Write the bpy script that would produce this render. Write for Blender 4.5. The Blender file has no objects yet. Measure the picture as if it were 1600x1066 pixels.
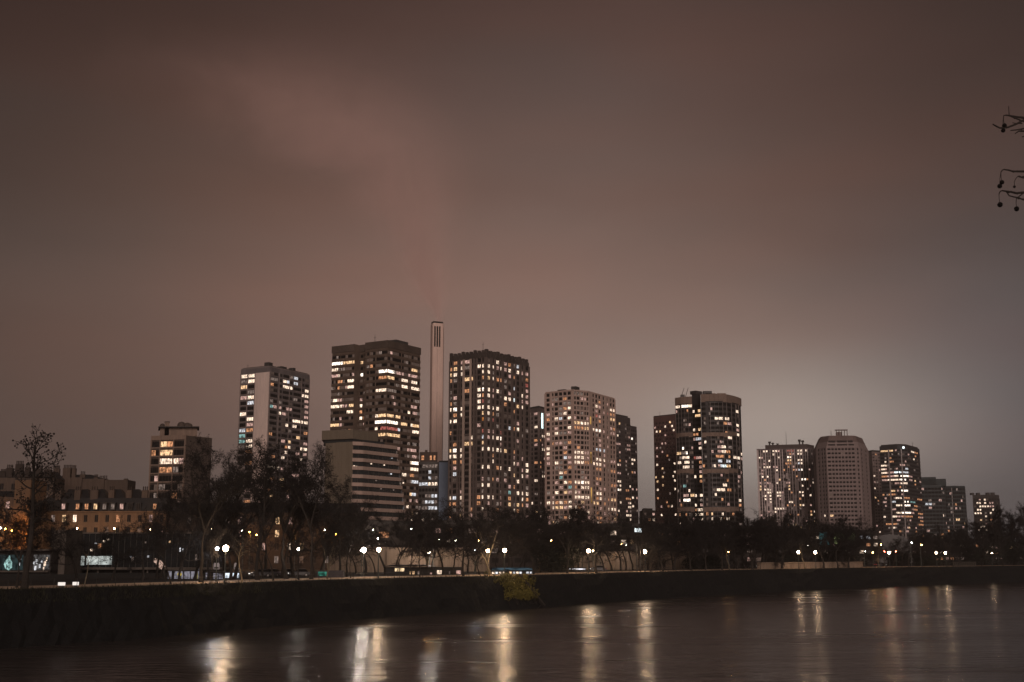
import bpy, bmesh, math, random
from mathutils import Vector, Matrix

random.seed(11)
scene = bpy.context.scene
COL = scene.collection
F = 1900.0                    # focal length in photo pixels (1600 wide)
EYE = 10.4                    # eye above the water
GROUND = 6.5                  # top of the quay
TILT = math.atan(335.7 / F)
CT, ST = math.cos(TILT), math.sin(TILT)

# ------------------------------------------------------------------ camera
cam = bpy.data.objects.new("camera", bpy.data.cameras.new("camera"))
COL.objects.link(cam)
cam.data.sensor_width = 36.0
cam.data.lens = 36.0 * F / 1600.0
cam.data.clip_start = 0.1
cam.data.clip_end = 12000
cam.location = (0, 0, EYE)
cam.rotation_euler = (math.pi / 2 + TILT, 0, 0)
scene.camera = cam


def ray(px, py):
    u, v = (px - 800) / F, (533 - py) / F
    return Vector((u, CT - v * ST, ST + v * CT))


def at(px, py, y):
    """World point seen at a photo pixel, at depth y."""
    d = ray(px, py)
    return Vector((0, 0, EYE)) + d * (y / d.y)


def atz(px, py, z):
    """World point seen at a photo pixel, at height z."""
    d = ray(px, py)
    return Vector((0, 0, EYE)) + d * ((z - EYE) / d.z)


def proj(p):
    q = Vector(p) - Vector((0, 0, EYE))
    f = q.y * CT + q.z * ST
    up = -q.y * ST + q.z * CT
    return 800 + F * q.x / f, 533 - F * up / f


# ------------------------------------------------------------------ materials
MATS = {}


def nmat(name):
    m = bpy.data.materials.new(name)
    m.use_nodes = True
    nt = m.node_tree
    nt.nodes.clear()
    out = nt.nodes.new("ShaderNodeOutputMaterial")
    return m, nt, out


def N(nt, typ, **kw):
    n = nt.nodes.new(typ)
    for k, v in kw.items():
        if k.startswith("i_"):
            n.inputs[k[2:].replace("_", " ")].default_value = v
        else:
            setattr(n, k, v)
    return n


def surf(name, col, rough=0.85, var=0.25, scale=0.6, spec=0.3, streak=False, bump=0.0, metal=0.0):
    """A plain surface with weathering: the colour wanders by +-var in soft patches and fine grain."""
    if name in MATS:
        return MATS[name]
    m, nt, out = nmat(name)
    b = N(nt, "ShaderNodeBsdfPrincipled", i_Roughness=rough, i_Metallic=metal)
    b.inputs["Specular IOR Level"].default_value = spec
    geo = N(nt, "ShaderNodeNewGeometry")
    mp = N(nt, "ShaderNodeMapping")
    mp.inputs["Scale"].default_value = (1, 1, 0.12) if streak else (1, 1, 1)
    nt.links.new(geo.outputs["Position"], mp.inputs["Vector"])
    n1 = N(nt, "ShaderNodeTexNoise", i_Scale=scale * 0.25, i_Detail=4.0)
    n2 = N(nt, "ShaderNodeTexNoise", i_Scale=scale * 2.5, i_Detail=3.0)
    nt.links.new(mp.outputs[0], n1.inputs["Vector"])
    nt.links.new(mp.outputs[0], n2.inputs["Vector"])
    mix = N(nt, "ShaderNodeMath", operation="MULTIPLY")
    nt.links.new(n1.outputs["Fac"], mix.inputs[0])
    nt.links.new(n2.outputs["Fac"], mix.inputs[1])
    rmp = N(nt, "ShaderNodeMapRange")
    rmp.inputs["From Min"].default_value = 0.12
    rmp.inputs["From Max"].default_value = 0.40
    rmp.inputs["To Min"].default_value = 1 - var
    rmp.inputs["To Max"].default_value = 1 + var
    nt.links.new(mix.outputs[0], rmp.inputs["Value"])
    vm = N(nt, "ShaderNodeVectorMath", operation="SCALE")
    vm.inputs[0].default_value = col
    nt.links.new(rmp.outputs[0], vm.inputs["Scale"])
    nt.links.new(vm.outputs[0], b.inputs["Base Color"])
    if bump:
        bp = N(nt, "ShaderNodeBump", i_Strength=bump, i_Distance=0.3)
        nt.links.new(n2.outputs["Fac"], bp.inputs["Height"])
        nt.links.new(bp.outputs[0], b.inputs["Normal"])
    nt.links.new(b.outputs[0], out.inputs[0])
    MATS[name] = m
    return m


def glow(name, col, strength, vary=True, sample=False, scale=1.6):
    """Something that gives off light: a lamp, a lit room (curtains and furniture break it up), or light put into a surface."""
    if name in MATS:
        return MATS[name]
    m, nt, out = nmat(name)
    e = N(nt, "ShaderNodeEmission", i_Strength=strength)
    e.inputs["Color"].default_value = (*col, 1)
    if vary:
        geo = N(nt, "ShaderNodeNewGeometry")
        mp = N(nt, "ShaderNodeMapping")
        mp.inputs["Scale"].default_value = (1, 1, 0.6)
        nt.links.new(geo.outputs["Position"], mp.inputs["Vector"])
        n1 = N(nt, "ShaderNodeTexNoise", i_Scale=scale, i_Detail=2.0)
        nt.links.new(mp.outputs[0], n1.inputs["Vector"])
        r = N(nt, "ShaderNodeMapRange")
        r.inputs["From Min"].default_value = 0.36
        r.inputs["From Max"].default_value = 0.62
        r.inputs["To Min"].default_value = strength * 0.25
        r.inputs["To Max"].default_value = strength * 1.5
        nt.links.new(n1.outputs["Fac"], r.inputs["Value"])
        nt.links.new(r.outputs[0], e.inputs["Strength"])
    nt.links.new(e.outputs[0], out.inputs[0])
    m.cycles.emission_sampling = 'FRONT' if sample else 'NONE'
    MATS[name] = m
    return m


LIT = {
    'W': glow("lit_bright", (1.0, .84, .70), 2.3),
    'w': glow("lit_warm", (1.0, .75, .56), 1.4),
    'y': glow("lit_amber", (1.0, .62, .33), 1.1),
    'o': glow("lit_orange", (1.0, .44, .21), 0.65),
    'O': glow("lit_deep_orange", (1.0, .33, .07), 0.75),
    'p': glow("lit_pink", (1.0, .60, .50), 0.58),
    'r': glow("lit_red", (1.0, .28, .22), 0.42),
    'c': glow("lit_cool", (.95, .95, 1.0), 0.75),
    'C': glow("lit_cool_bright", (.88, 1.0, 1.0), 1.8),
    't': glow("lit_teal", (.50, .90, .85), 0.42),
    'd': glow("lit_dim", (1.0, .74, .62), 0.20),
}
GLASS = surf("dark_glass", (.013, .0115, .0115), rough=0.5, var=.3, spec=.02)
BLIND = surf("pale_blind", (.22, .18, .16), rough=.8, var=.3, scale=2)
FRAME = surf("window_frame", (.07, .06, .055), rough=.6)
LITMATS = set(m.name for m in LIT.values())

# ------------------------------------------------------------------ mesh building


class MB:
    """Collects faces for ONE mesh object, with a material per face."""

    def __init__(self):
        self.v, self.f, self.m, self.mats = [], [], [], []

    def mi(self, mat):
        if mat not in self.mats:
            self.mats.append(mat)
        return self.mats.index(mat)

    def add(self, vs, fs, mat):
        o = len(self.v)
        k = self.mi(mat)
        self.v.extend(tuple(p) for p in vs)
        for f in fs:
            self.f.append(tuple(o + i for i in f))
            self.m.append(k)

    def hexa(self, c, mat):
        """8 corners: bottom 4 anticlockwise, top 4."""
        self.add(c, [(3, 2, 1, 0), (4, 5, 6, 7), (0, 1, 5, 4), (1, 2, 6, 5), (2, 3, 7, 6), (3, 0, 4, 7)], mat)

    def box(self, x0, x1, y0, y1, z0, z1, mat):
        self.hexa([(x0, y0, z0), (x1, y0, z0), (x1, y1, z0), (x0, y1, z0), (x0, y0, z1), (x1, y0, z1), (x1, y1, z1), (x0, y1, z1)], mat)

    def fbox(self, p0, U, n, u0, u1, z0, z1, d0, d1, mat):
        """A box on a facade: u along it, z up, d outwards."""
        c = []
        for z in (z0, z1):
            for (u, d) in ((u0, d1), (u1, d1), (u1, d0), (u0, d0)):
                c.append((p0.x + U.x * u + n.x * d, p0.y + U.y * u + n.y * d, z))
        self.hexa(c, mat)

    def prism(self, poly, z0, z1, mat, top=None, bottom=True):
        n = len(poly)
        vs = [(p[0], p[1], z0) for p in poly] + [(p[0], p[1], z1) for p in (top or poly)]
        fs = [(i, (i + 1) % n, n + (i + 1) % n, n + i) for i in range(n)]
        fs.append(tuple(range(n, 2 * n)))
        if bottom:
            fs.append(tuple(reversed(range(n))))
        self.add(vs, fs, mat)

    def tube(self, pts, rad, sides, mat, cap=True):
        pts = [Vector(p) for p in pts]
        vs, fs = [], []
        ref = None
        for i, p in enumerate(pts):
            t = (pts[min(i + 1, len(pts) - 1)] - pts[max(i - 1, 0)])
            if t.length < 1e-9:
                t = Vector((0, 0, 1))
            t.normalize()
            if ref is None:
                ref = Vector((1, 0, 0)) if abs(t.x) < .8 else Vector((0, 1, 0))
            a = (ref - t * ref.dot(t)).normalized()
            ref = a
            b = t.cross(a)
            for k in range(sides):
                g = 2 * math.pi * k / sides
                vs.append(p + (a * math.cos(g) + b * math.sin(g)) * rad[i])
        for i in range(len(pts) - 1):
            for k in range(sides):
                k2 = (k + 1) % sides
                fs.append((i * sides + k, i * sides + k2, (i + 1) * sides + k2, (i + 1) * sides + k))
        if cap:
            fs.append(tuple(reversed(range(sides))))
            fs.append(tuple((len(pts) - 1) * sides + k for k in range(sides)))
        self.add(vs, fs, mat)

    def lathe(self, c, prof, sides, mat, sx=1, sy=1):
        """prof: (radius, z) pairs from bottom to top around a vertical axis at c."""
        vs, fs = [], []
        for (r, z) in prof:
            for k in range(sides):
                g = 2 * math.pi * k / sides
                vs.append((c[0] + r * sx * math.cos(g), c[1] + r * sy * math.sin(g), c[2] + z))
        for i in range(len(prof) - 1):
            for k in range(sides):
                k2 = (k + 1) % sides
                fs.append((i * sides + k, i * sides + k2, (i + 1) * sides + k2, (i + 1) * sides + k))
        fs.append(tuple(reversed(range(sides))))
        fs.append(tuple((len(prof) - 1) * sides + k for k in range(sides)))
        self.add(vs, fs, mat)

    def ball(self, c, r, mat, seg=8, rings=5, sz=1.0):
        prof = []
        for i in range(rings + 1):
            a = -math.pi / 2 + math.pi * i / rings
            prof.append((max(r * math.cos(a), r * .04), r * sz * math.sin(a)))
        self.lathe(c, prof, seg, mat)

    def mesh(self, name):
        me = bpy.data.meshes.new(name)
        me.from_pydata(self.v, [], self.f)
        for mt in self.mats:
            me.materials.append(mt)
        me.polygons.foreach_set("material_index", self.m)
        me.update()
        return me

    def build(self, name, parent=None, loc=None, smooth=False):
        me = self.mesh(name)
        if smooth:
            me.polygons.foreach_set("use_smooth", [True] * len(me.polygons))
        o = bpy.data.objects.new(name, me)
        COL.objects.link(o)
        if loc is not None:
            o.location = loc
        if parent is not None:
            o.parent = parent
            if loc is None:
                o.matrix_parent_inverse = Matrix.Translation(parent.location).inverted()
        return o


def tag(o, label=None, cat=None, group=None, kind=None):
    if label:
        o["label"] = label
    if cat:
        o["category"] = cat
    if group:
        o["group"] = group
    if kind:
        o["kind"] = kind
    return o


def empty(name, loc, label, cat, group=None, rz=0.0):
    o = bpy.data.objects.new(name, None)
    COL.objects.link(o)
    o.location = loc
    o.rotation_euler = (0, 0, rz)
    o.empty_display_size = .5
    return tag(o, label, cat, group)


def copy_tree(o, parent=None):
    kids = list(o.children)
    c = o.copy()
    COL.objects.link(c)
    if parent is not None:
        c.parent = parent
        c.matrix_parent_inverse = o.matrix_parent_inverse.copy()
    for k in kids:
        copy_tree(k, c)
    return c


V2 = lambda p: Vector((p[0], p[1]))
ORD = ["first", "second", "third", "fourth", "fifth", "sixth", "seventh", "eighth", "ninth", "tenth", "eleventh", "twelfth"]
NUM = ["", "one", "two", "three", "four", "five", "six", "seven", "eight", "nine", "ten", "eleven", "twelve"]

# crown tops of the tree belt in the photo: what stands behind is hidden below this line
SKYLINE = [(-100, 700), (0, 790), (60, 790), (230, 770), (260, 730), (300, 700), (350, 672), (400, 672), (470, 685), (520, 720), (550, 755), (600, 775),
           (650, 775), (700, 785), (760, 782), (830, 785), (900, 782), (960, 795), (1010, 815), (1040, 800), (1110, 793), (1200, 797), (1290, 800),
           (1340, 812), (1360, 832), (1440, 824), (1500, 818), (1560, 800), (1600, 786), (1700, 786)]


def interp(tab, x):
    if x <= tab[0][0]:
        return tab[0][1]
    for (a, b), (c, d) in zip(tab, tab[1:]):
        if x <= c:
            return b + (d - b) * (x - a) / (c - a)
    return tab[-1][1]


def runs(text, ox, oy, s):
    """Lit windows noted on an enlargement: 'x0-x1,y,c' in its pixels -> photo pixels."""
    out = []
    for t in text.split():
        xs, y, c = t.split(",")
        a, b = xs.split("-")
        out.append((ox + float(a) / s, ox + float(b) / s, oy + float(y) / s, c))
    return out


# ------------------------------------------------------------------ buildings
WIN_CACHE = {}


def window_mesh(w, h, mat, bars):
    key = (round(w, 2), round(h, 2), mat.name, bars)
    if key not in WIN_CACHE:
        b = MB()
        b.box(-w / 2, w / 2, -.05, .02, -h / 2, h / 2, mat)
        for k in range(bars):
            x = -w / 2 + w * (k + 1) / (bars + 1)
            b.box(x - .035, x + .035, -.09, -.045, -h / 2 + .01, h / 2 - .01, FRAME)
        b.box(-w / 2, w / 2, -.12, -.052, -h / 2 - .06, -h / 2 + .03, FRAME)
        WIN_CACHE[key] = b.mesh("window")
    return WIN_CACHE[key]


class Building:
    def __init__(self, name, label, cat, base, group=None):
        self.root = empty(name, base, label, cat, group)
        self.wall = MB()
        self.wins = []          # (point, U, w, h, bars)
        self.lit = []
        self.blind = 0.12
        self.stray = 0.0        # chance that a window the photo hides is lit
        self.cap = 100
        self.faint = .07        # rooms with only a faint glow
        self.parts = {}

    def part(self, name):
        """A part mesh of its own, built at finish()."""
        b = MB()
        self.parts.setdefault(name, []).append(b)
        return b

    def facade(self, p0, p1, z0, z1, fh, pat, wh=1.5, sill=.9, relief=None, slab=None, pd=.34, sd=.24, slab_h=None, rows=None, stagger=0.0, bars=1):
        """pat: (kind, width) from left to right; w window, p pier, b plain, any other key of relief."""
        p0, p1 = V2(p0), V2(p1)
        U = (p1 - p0)
        L = U.length
        U.normalize()
        n = Vector((U.y, -U.x))
        k = L / sum(w for _, w in pat)
        nf = int((z1 - z0) / fh + .01)
        fh = (z1 - z0) / nf
        u = 0
        for kind, w in pat:
            w *= k
            if kind == 'w':
                for r in range(nf):
                    if rows and not rows(r, nf):
                        continue
                    off = stagger * w * (1 if r % 2 else -1)
                    c = p0 + U * (u + w / 2 + off)
                    self.wins.append([Vector((c.x, c.y, z0 + r * fh + sill + wh / 2)), U.copy(), w * .96, wh, bars])
            elif kind != 'b':
                mat = (relief or {}).get(kind)
                if mat:
                    self.wall.fbox(p0, U, n, u + .004, u + w - .004, z0, z1 - .012, -.05, pd + (.05 if kind != 'p' else 0), mat)
            u += w
        if slab:
            for r in range(nf + 1):
                h = slab_h or (fh - wh) * .9
                zc = z0 + r * fh + (sill - h) * .5 + h * .5
                za, zb = zc - h / 2, zc + h / 2
                if zb > z1:
                    zb = z1 - .03
                if zb > za:
                    self.wall.fbox(p0, U, n, .01, L - .01, za, zb, -.05, sd, slab)

    def finish(self):
        # which windows are lit
        info = []
        for w in self.wins:
            q = proj(w[0])
            q2 = proj(w[0] + Vector((w[1].x, w[1].y, 0)) * w[2] * .5)
            info.append((q[0], q[1], max(abs(q2[0] - q[0]), .3)))
        code = [None] * len(self.wins)
        for (a, b, y, c) in self.lit:
            hit = [i for i, (x, yy, hw) in enumerate(info) if x + hw * .55 > a and x - hw * .55 < b and abs(yy - y) < 9]
            if hit:
                d0 = min(abs(info[i][1] - y) for i in hit)
                hit = [i for i in hit if abs(info[i][1] - y) < d0 + 1.6]
                best = {}
                for i in hit:                          # one floor only in each column
                    kx = round(info[i][0] * 2)
                    if kx not in best or abs(info[i][1] - y) < abs(info[best[kx]][1] - y):
                        best[kx] = i
                for i in best.values():
                    code[i] = c
            else:
                near = sorted((abs(x - (a + b) / 2) + abs(yy - y), i) for i, (x, yy, hw) in enumerate(info))
                if near and near[0][0] < 8:
                    code[near[0][1]] = c
        rnd = random.Random(len(self.wins))
        for i, (x, y, hw) in enumerate(info):
            if code[i] is None and y > interp(SKYLINE, x) - 4 and rnd.random() < self.stray:
                code[i] = rnd.choice("wwyyopd")
            elif code[i] is None and rnd.random() < self.faint:
                code[i] = rnd.choice("dddppo")
        order = sorted(range(len(self.wins)), key=lambda i: (info[i][1] > interp(SKYLINE, info[i][0]) + 6, code[i] is None, info[i][1]))
        rest = MB()
        for k, i in enumerate(order):
            p, U, w, h, bars = self.wins[i]
            mat = LIT[code[i]] if code[i] else (BLIND if rnd.random() < self.blind else GLASS)
            me = window_mesh(w, h, mat, bars)
            a = math.atan2(U.y, U.x)
            if k < self.cap:
                o = bpy.data.objects.new("window", me)
                COL.objects.link(o)
                o.parent = self.root
                o.location = p - self.root.location
                o.rotation_euler = (0, 0, a)
            else:
                M = Matrix.Translation(p) @ Matrix.Rotation(a, 4, 'Z')
                for poly in me.polygons:
                    rest.add([M @ me.vertices[j].co for j in poly.vertices], [tuple(range(len(poly.vertices)))], me.materials[poly.material_index])
        if rest.f:
            tag(rest.build("window", self.root), kind="stuff")
        self.wall.build("wall", self.root)
        for nm, lst in self.parts.items():
            for b in lst:
                if b.f:
                    b.build(nm, self.root)


def rect(Lp, Cp, Rp):
    Lp, Cp, Rp = V2(Lp), V2(Cp), V2(Rp)
    return [Lp, Cp, Rp, Lp + Rp - Cp]


def box_on(b, c, U, w, d, z0, z1, mat):
    """A box on a roof: centre c, w along U, d across."""
    n = Vector((U.y, -U.x))
    p = V2(c) - U * (w / 2)
    b.fbox(p, U, n, 0, w, z0, z1, -d / 2, d / 2, mat)
STEAM = 0.85
HAZE = 0.00018

# ------------------------------------------------------------------ sky, light
def build_world():
    w = bpy.data.worlds.new("World")
    scene.world = w
    w.use_nodes = True
    nt = w.node_tree
    nt.nodes.clear()
    out = nt.nodes.new("ShaderNodeOutputWorld")
    bg = nt.nodes.new("ShaderNodeBackground")
    tc = nt.nodes.new("ShaderNodeTexCoord")
    sep = nt.nodes.new("ShaderNodeSeparateXYZ")
    nt.links.new(tc.outputs["Generated"], sep.inputs[0])

    def M(op, a, b=None, c=None):
        n = nt.nodes.new("ShaderNodeMath")
        n.operation = op
        for i, x in enumerate((a, b, c)):
            if x is None:
                continue
            if isinstance(x, (int, float)):
                n.inputs[i].default_value = x
            else:
                nt.links.new(x, n.inputs[i])
        return n.outputs[0]

    el = M("ARCSINE", sep.outputs[2])
    az = M("ARCTAN2", sep.outputs[0], sep.outputs[1])

    def gauss(a0, sa, e0, se):
        p = M("POWER", M("DIVIDE", M("SUBTRACT", az, a0), sa), 2.0)
        q = M("POWER", M("DIVIDE", M("SUBTRACT", el, e0), se), 2.0)
        return M("EXPONENT", M("MULTIPLY", M("ADD", p, q), -1.0))

    ramp = nt.nodes.new("ShaderNodeValToRGB")
    nt.links.new(M("DIVIDE", el, 0.8), ramp.inputs["Fac"])
    stops = SKY_STOPS
    cr = ramp.color_ramp
    cr.elements[0].position = stops[0][0] / .8
    cr.elements[0].color = (*stops[0][1], 1)
    cr.elements[1].position = stops[-1][0] / .8
    cr.elements[1].color = (*stops[-1][1], 1)
    for p, c in stops[1:-1]:
        e = cr.elements.new(p / .8)
        e.color = (*c, 1)
    # the low cloud is darker towards both sides of the lit towers, and mottled
    side = M("ADD", 0.38, M("MULTIPLY", gauss(0.05, 0.29, 0.0, 9.0), 0.64))
    no = nt.nodes.new("ShaderNodeTexNoise")
    mp = nt.nodes.new("ShaderNodeMapping")
    mp.inputs["Scale"].default_value = (1.6, 1.6, 5.0)
    nt.links.new(tc.outputs["Generated"], mp.inputs[0])
    nt.links.new(mp.outputs[0], no.inputs["Vector"])
    no.inputs["Scale"].default_value = 2.2
    no.inputs["Detail"].default_value = 4.0
    no.inputs["Roughness"].default_value = .45
    cloud = M("ADD", 0.78, M("MULTIPLY", no.outputs["Fac"], 0.42))
    sc = nt.nodes.new("ShaderNodeVectorMath")
    sc.operation = "SCALE"
    nt.links.new(ramp.outputs[0], sc.inputs[0])
    nt.links.new(M("MULTIPLY", side, cloud), sc.inputs["Scale"])
    n2 = nt.nodes.new("ShaderNodeTexNoise")
    nt.links.new(mp.outputs[0], n2.inputs["Vector"])
    n2.inputs["Scale"].default_value = 1.3
    n2.inputs["Detail"].default_value = 2.0
    tr = nt.nodes.new("ShaderNodeValToRGB")
    tr.color_ramp.elements[0].position, tr.color_ramp.elements[0].color = .38, (.93, 1.01, 1.04, 1)
    tr.color_ramp.elements[1].position, tr.color_ramp.elements[1].color = .62, (1.07, .98, .95, 1)
    nt.links.new(n2.outputs["Fac"], tr.inputs["Fac"])
    tm = nt.nodes.new("ShaderNodeVectorMath")
    tm.operation = "MULTIPLY"
    nt.links.new(sc.outputs[0], tm.inputs[0])
    nt.links.new(tr.outputs["Color"], tm.inputs[1])
    tot = tm.outputs[0]
    for (a0, sa, e0, se, col) in SKY_GLOWS:
        g = nt.nodes.new("ShaderNodeVectorMath")
        g.operation = "SCALE"
        g.inputs[0].default_value = col
        nt.links.new(gauss(a0, sa, e0, se), g.inputs["Scale"])
        ad = nt.nodes.new("ShaderNodeVectorMath")
        ad.operation = "ADD"
        nt.links.new(tot, ad.inputs[0])
        nt.links.new(g.outputs[0], ad.inputs[1])
        tot = ad.outputs[0]
    nt.links.new(tot, bg.inputs["Color"])
    bg.inputs["Strength"].default_value = 1.0
    nt.links.new(bg.outputs[0], out.inputs[0])


# elevation (radians) -> linear colour of the lamp-lit cloud
SKY_STOPS = [(0.0, (.23, .172, .155)), (.06, (.24, .172, .148)), (.13, (.262, .180, .150)), (.21, (.236, .156, .129)), (.29, (.162, .103, .085)),
             (.37, (.113, .071, .060)), (.45, (.080, .051, .044)), (.8, (.06, .04, .036))]
SKY_GLOWS = [(.225, .14, .095, .062, (.215, .196, .172)), (.40, .15, .10, .13, (-.030, -.002, .016)), (-.24, .16, .30, .11, (.026, .009, .004))]
build_world()

sun = bpy.data.objects.new("sun", bpy.data.lights.new("sun", 'SUN'))
COL.objects.link(sun)
sun.data.energy = 1.5  # added night light standing in for city glow behind the viewer
sun.data.angle = math.radians(25)
sun.data.color = (1.0, .80, .70)
sun.rotation_euler = (Vector((-.12, .96, -.27))).to_track_quat('-Z', 'Y').to_euler()

# ------------------------------------------------------------------ the quay, path and river
CREST_PX = [(-330, 932), (-200, 927.5), (0, 921.5), (200, 916.5), (350, 911.5), (500, 906.5), (650, 902.5), (800, 899.5), (1000, 894), (1200, 889.7),
            (1400, 886.3), (1500, 885), (1600, 883.9), (1750, 882.6), (1900, 881.6)]
CREST = [V2(atz(x, y, GROUND)) for x, y in CREST_PX]


def crest(px):
    """Point on the quay's edge seen at photo column px, and the direction along it."""
    for (a, b, A, B) in zip(CREST_PX, CREST_PX[1:], CREST, CREST[1:]):
        if px <= b[0] or b is CREST_PX[-1]:
            lo, hi = 0.0, 1.0
            for _ in range(30):
                m = (lo + hi) / 2
                q = A.lerp(B, m)
                if proj((q.x, q.y, GROUND))[0] < px:
                    lo = m
                else:
                    hi = m
            return A.lerp(B, lo), (B - A).normalized()


def behind(px, dist):
    """Point at column px, dist metres behind the quay's edge (away from the camera)."""
    q, _ = crest(px)
    d = q.normalized()
    return q + d * dist


fine = [crest(x)[0] for x in range(-320, 1900, 12)]
far_out = [Vector((700, 760)), Vector((1300, 1050)), Vector((2100, 1450))]
edge = fine + far_out
SOIL = surf("dark_soil", (.018, .016, .014), rough=.95, var=.5, scale=.5, bump=.6)
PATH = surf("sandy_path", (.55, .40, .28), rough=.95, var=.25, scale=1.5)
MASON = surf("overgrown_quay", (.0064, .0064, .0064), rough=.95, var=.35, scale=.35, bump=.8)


def sheet(name, rows, mat, label=None):
    b = MB()
    for r0, r1 in zip(rows, rows[1:]):
        for i in range(len(r0) - 1):
            b.add([r0[i], r0[i + 1], r1[i + 1], r1[i]], [(0, 1, 2, 3)], mat)
    me = b.mesh(name)
    bm = bmesh.new()
    bm.from_mesh(me)
    bmesh.ops.remove_doubles(bm, verts=bm.verts, dist=.001)
    bm.to_mesh(me)
    bm.free()
    o = bpy.data.objects.new(name, me)
    COL.objects.link(o)
    return tag(o, label, kind="structure")


def normals(line):
    out = []
    for i, p in enumerate(line):
        t = (line[min(i + 1, len(line) - 1)] - line[max(i - 1, 0)]).normalized()
        out.append(Vector((t.y, -t.x)))
    return out


nrm = normals(edge)
rnd = random.Random(4)
rows = []
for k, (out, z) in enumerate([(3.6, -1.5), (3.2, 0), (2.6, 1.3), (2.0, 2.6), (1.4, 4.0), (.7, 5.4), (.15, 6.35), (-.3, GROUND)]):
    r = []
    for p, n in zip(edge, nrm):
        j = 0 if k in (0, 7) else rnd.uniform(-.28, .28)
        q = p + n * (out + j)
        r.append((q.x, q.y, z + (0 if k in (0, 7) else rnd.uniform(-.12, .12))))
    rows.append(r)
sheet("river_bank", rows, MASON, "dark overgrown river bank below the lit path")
r0 = [(p.x - n.x * .3, p.y - n.y * .3, GROUND) for p, n in zip(edge, nrm)]
r1 = [(p.x * 2600 / p.length, p.y * 2600 / p.length + 5, GROUND) for p in edge]
sheet("ground", [r0, r1], SOIL, "dark ground behind the river path")
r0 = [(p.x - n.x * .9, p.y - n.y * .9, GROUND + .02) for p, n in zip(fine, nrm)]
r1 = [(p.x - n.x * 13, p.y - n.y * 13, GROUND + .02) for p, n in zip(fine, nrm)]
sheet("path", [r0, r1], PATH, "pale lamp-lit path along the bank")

# water: long exposure, so the ripples are smeared into soft bands
m, nt, out = nmat("river_water")
b = N(nt, "ShaderNodeBsdfPrincipled", i_Roughness=.21, i_IOR=1.33)
b.inputs["Base Color"].default_value = (.046, .039, .037, 1)
geo = N(nt, "ShaderNodeNewGeometry")
mp = N(nt, "ShaderNodeMapping")
mp.inputs["Rotation"].default_value = (0, 0, math.radians(-8))
mp.inputs["Scale"].default_value = (.10, .34, 1)
nt.links.new(geo.outputs["Position"], mp.inputs[0])
n1 = N(nt, "ShaderNodeTexNoise", i_Scale=1.0, i_Detail=4.0, i_Roughness=.55)
n1.inputs["Distortion"].default_value = .6
nt.links.new(mp.outputs[0], n1.inputs["Vector"])
bp = N(nt, "ShaderNodeBump", i_Strength=.6, i_Distance=.6)
mp3 = N(nt, "ShaderNodeMapping")
mp3.inputs["Rotation"].default_value = (0, 0, math.radians(-6))
mp3.inputs["Scale"].default_value = (.30, .95, 1)
nt.links.new(geo.outputs["Position"], mp3.inputs[0])
n3 = N(nt, "ShaderNodeTexNoise", i_Scale=1.0, i_Detail=2.0)
nt.links.new(mp3.outputs[0], n3.inputs["Vector"])
ad = N(nt, "ShaderNodeMath", operation="MULTIPLY_ADD")
ad.inputs[1].default_value = .60
nt.links.new(n3.outputs["Fac"], ad.inputs[0])
nt.links.new(n1.outputs["Fac"], ad.inputs[2])
nt.links.new(ad.outputs[0], bp.inputs["Height"])
nt.links.new(bp.outputs[0], b.inputs["Normal"])
mp2 = N(nt, "ShaderNodeMapping")
mp2.inputs["Scale"].default_value = (.012, .05, 1)
nt.links.new(geo.outputs["Position"], mp2.inputs[0])
n2 = N(nt, "ShaderNodeTexNoise", i_Scale=1.0, i_Detail=3.0)
nt.links.new(mp2.outputs[0], n2.inputs["Vector"])
rr = N(nt, "ShaderNodeMapRange")
rr.inputs["From Min"].default_value = .35
rr.inputs["From Max"].default_value = .65
rr.inputs["To Min"].default_value = .17
rr.inputs["To Max"].default_value = .29
nt.links.new(n2.outputs["Fac"], rr.inputs["Value"])
nt.links.new(rr.outputs[0], b.inputs["Roughness"])
nt.links.new(b.outputs[0], out.inputs[0])
wb = MB()
wb.add([(-1200, -40, 0), (2600, -40, 0), (2600, 2600, 0), (-1200, 2600, 0)], [(0, 1, 2, 3)], m)
tag(wb.build("water"), "brown river smoothed by a long exposure", kind="structure")

# the quay the photograph was taken from
STONE = surf("quay_stone", (.16, .14, .12), rough=.9, var=.3, scale=1)
qb = MB()
qb.box(-60, 60, -30, 5.5, -1, 8.55, STONE)
qb.box(-60, 60, 5.0, 5.6, 8.55, 8.72, STONE)
tag(qb.build("quay"), "stone quay under the viewer", kind="structure")

# fence of thin posts along the edge of the path
STEEL = surf("dark_steel", (.05, .045, .04), rough=.5, var=.2, metal=.3)
fence = empty("railing", (fine[100].x, fine[100].y, GROUND), "low railing of thin posts along the edge of the lit river path", "railing")
fl = [crest(x)[0] for x in range(-60, 1330, 6)]
line, acc, last = [], 0, None
for p in fl:
    if last is not None:
        acc += (p - last).length
    if last is None or acc >= 2.75:
        line.append(p)
        acc = 0
    last = p
pm = None
for k, p in enumerate(line[:99]):
    d = p.normalized() * .5
    if pm is None:
        pb = MB()
        pb.tube([(0, 0, -.1), (0, 0, 1.1)], [.04, .035], 5, STEEL)
        pb.ball((0, 0, 1.12), .06, STEEL, 5, 3)
        pm = pb.mesh("post")
    o = bpy.data.objects.new("post", pm)
    COL.objects.link(o)
    o.parent = fence
    o.location = Vector((p.x + d.x, p.y + d.y, GROUND)) - fence.location
rb = MB()
rb.tube([(p.x + p.normalized().x * .5, p.y + p.normalized().y * .5, GROUND + .95) for p in line[:99]], [.018] * len(line[:99]), 4, STEEL)
rb.build("rail", fence)

# ------------------------------------------------------------------ towers
TOP = EYE + 94.0
ROOFM = surf("roof_dark", (.05, .045, .042), var=.3)


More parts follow.
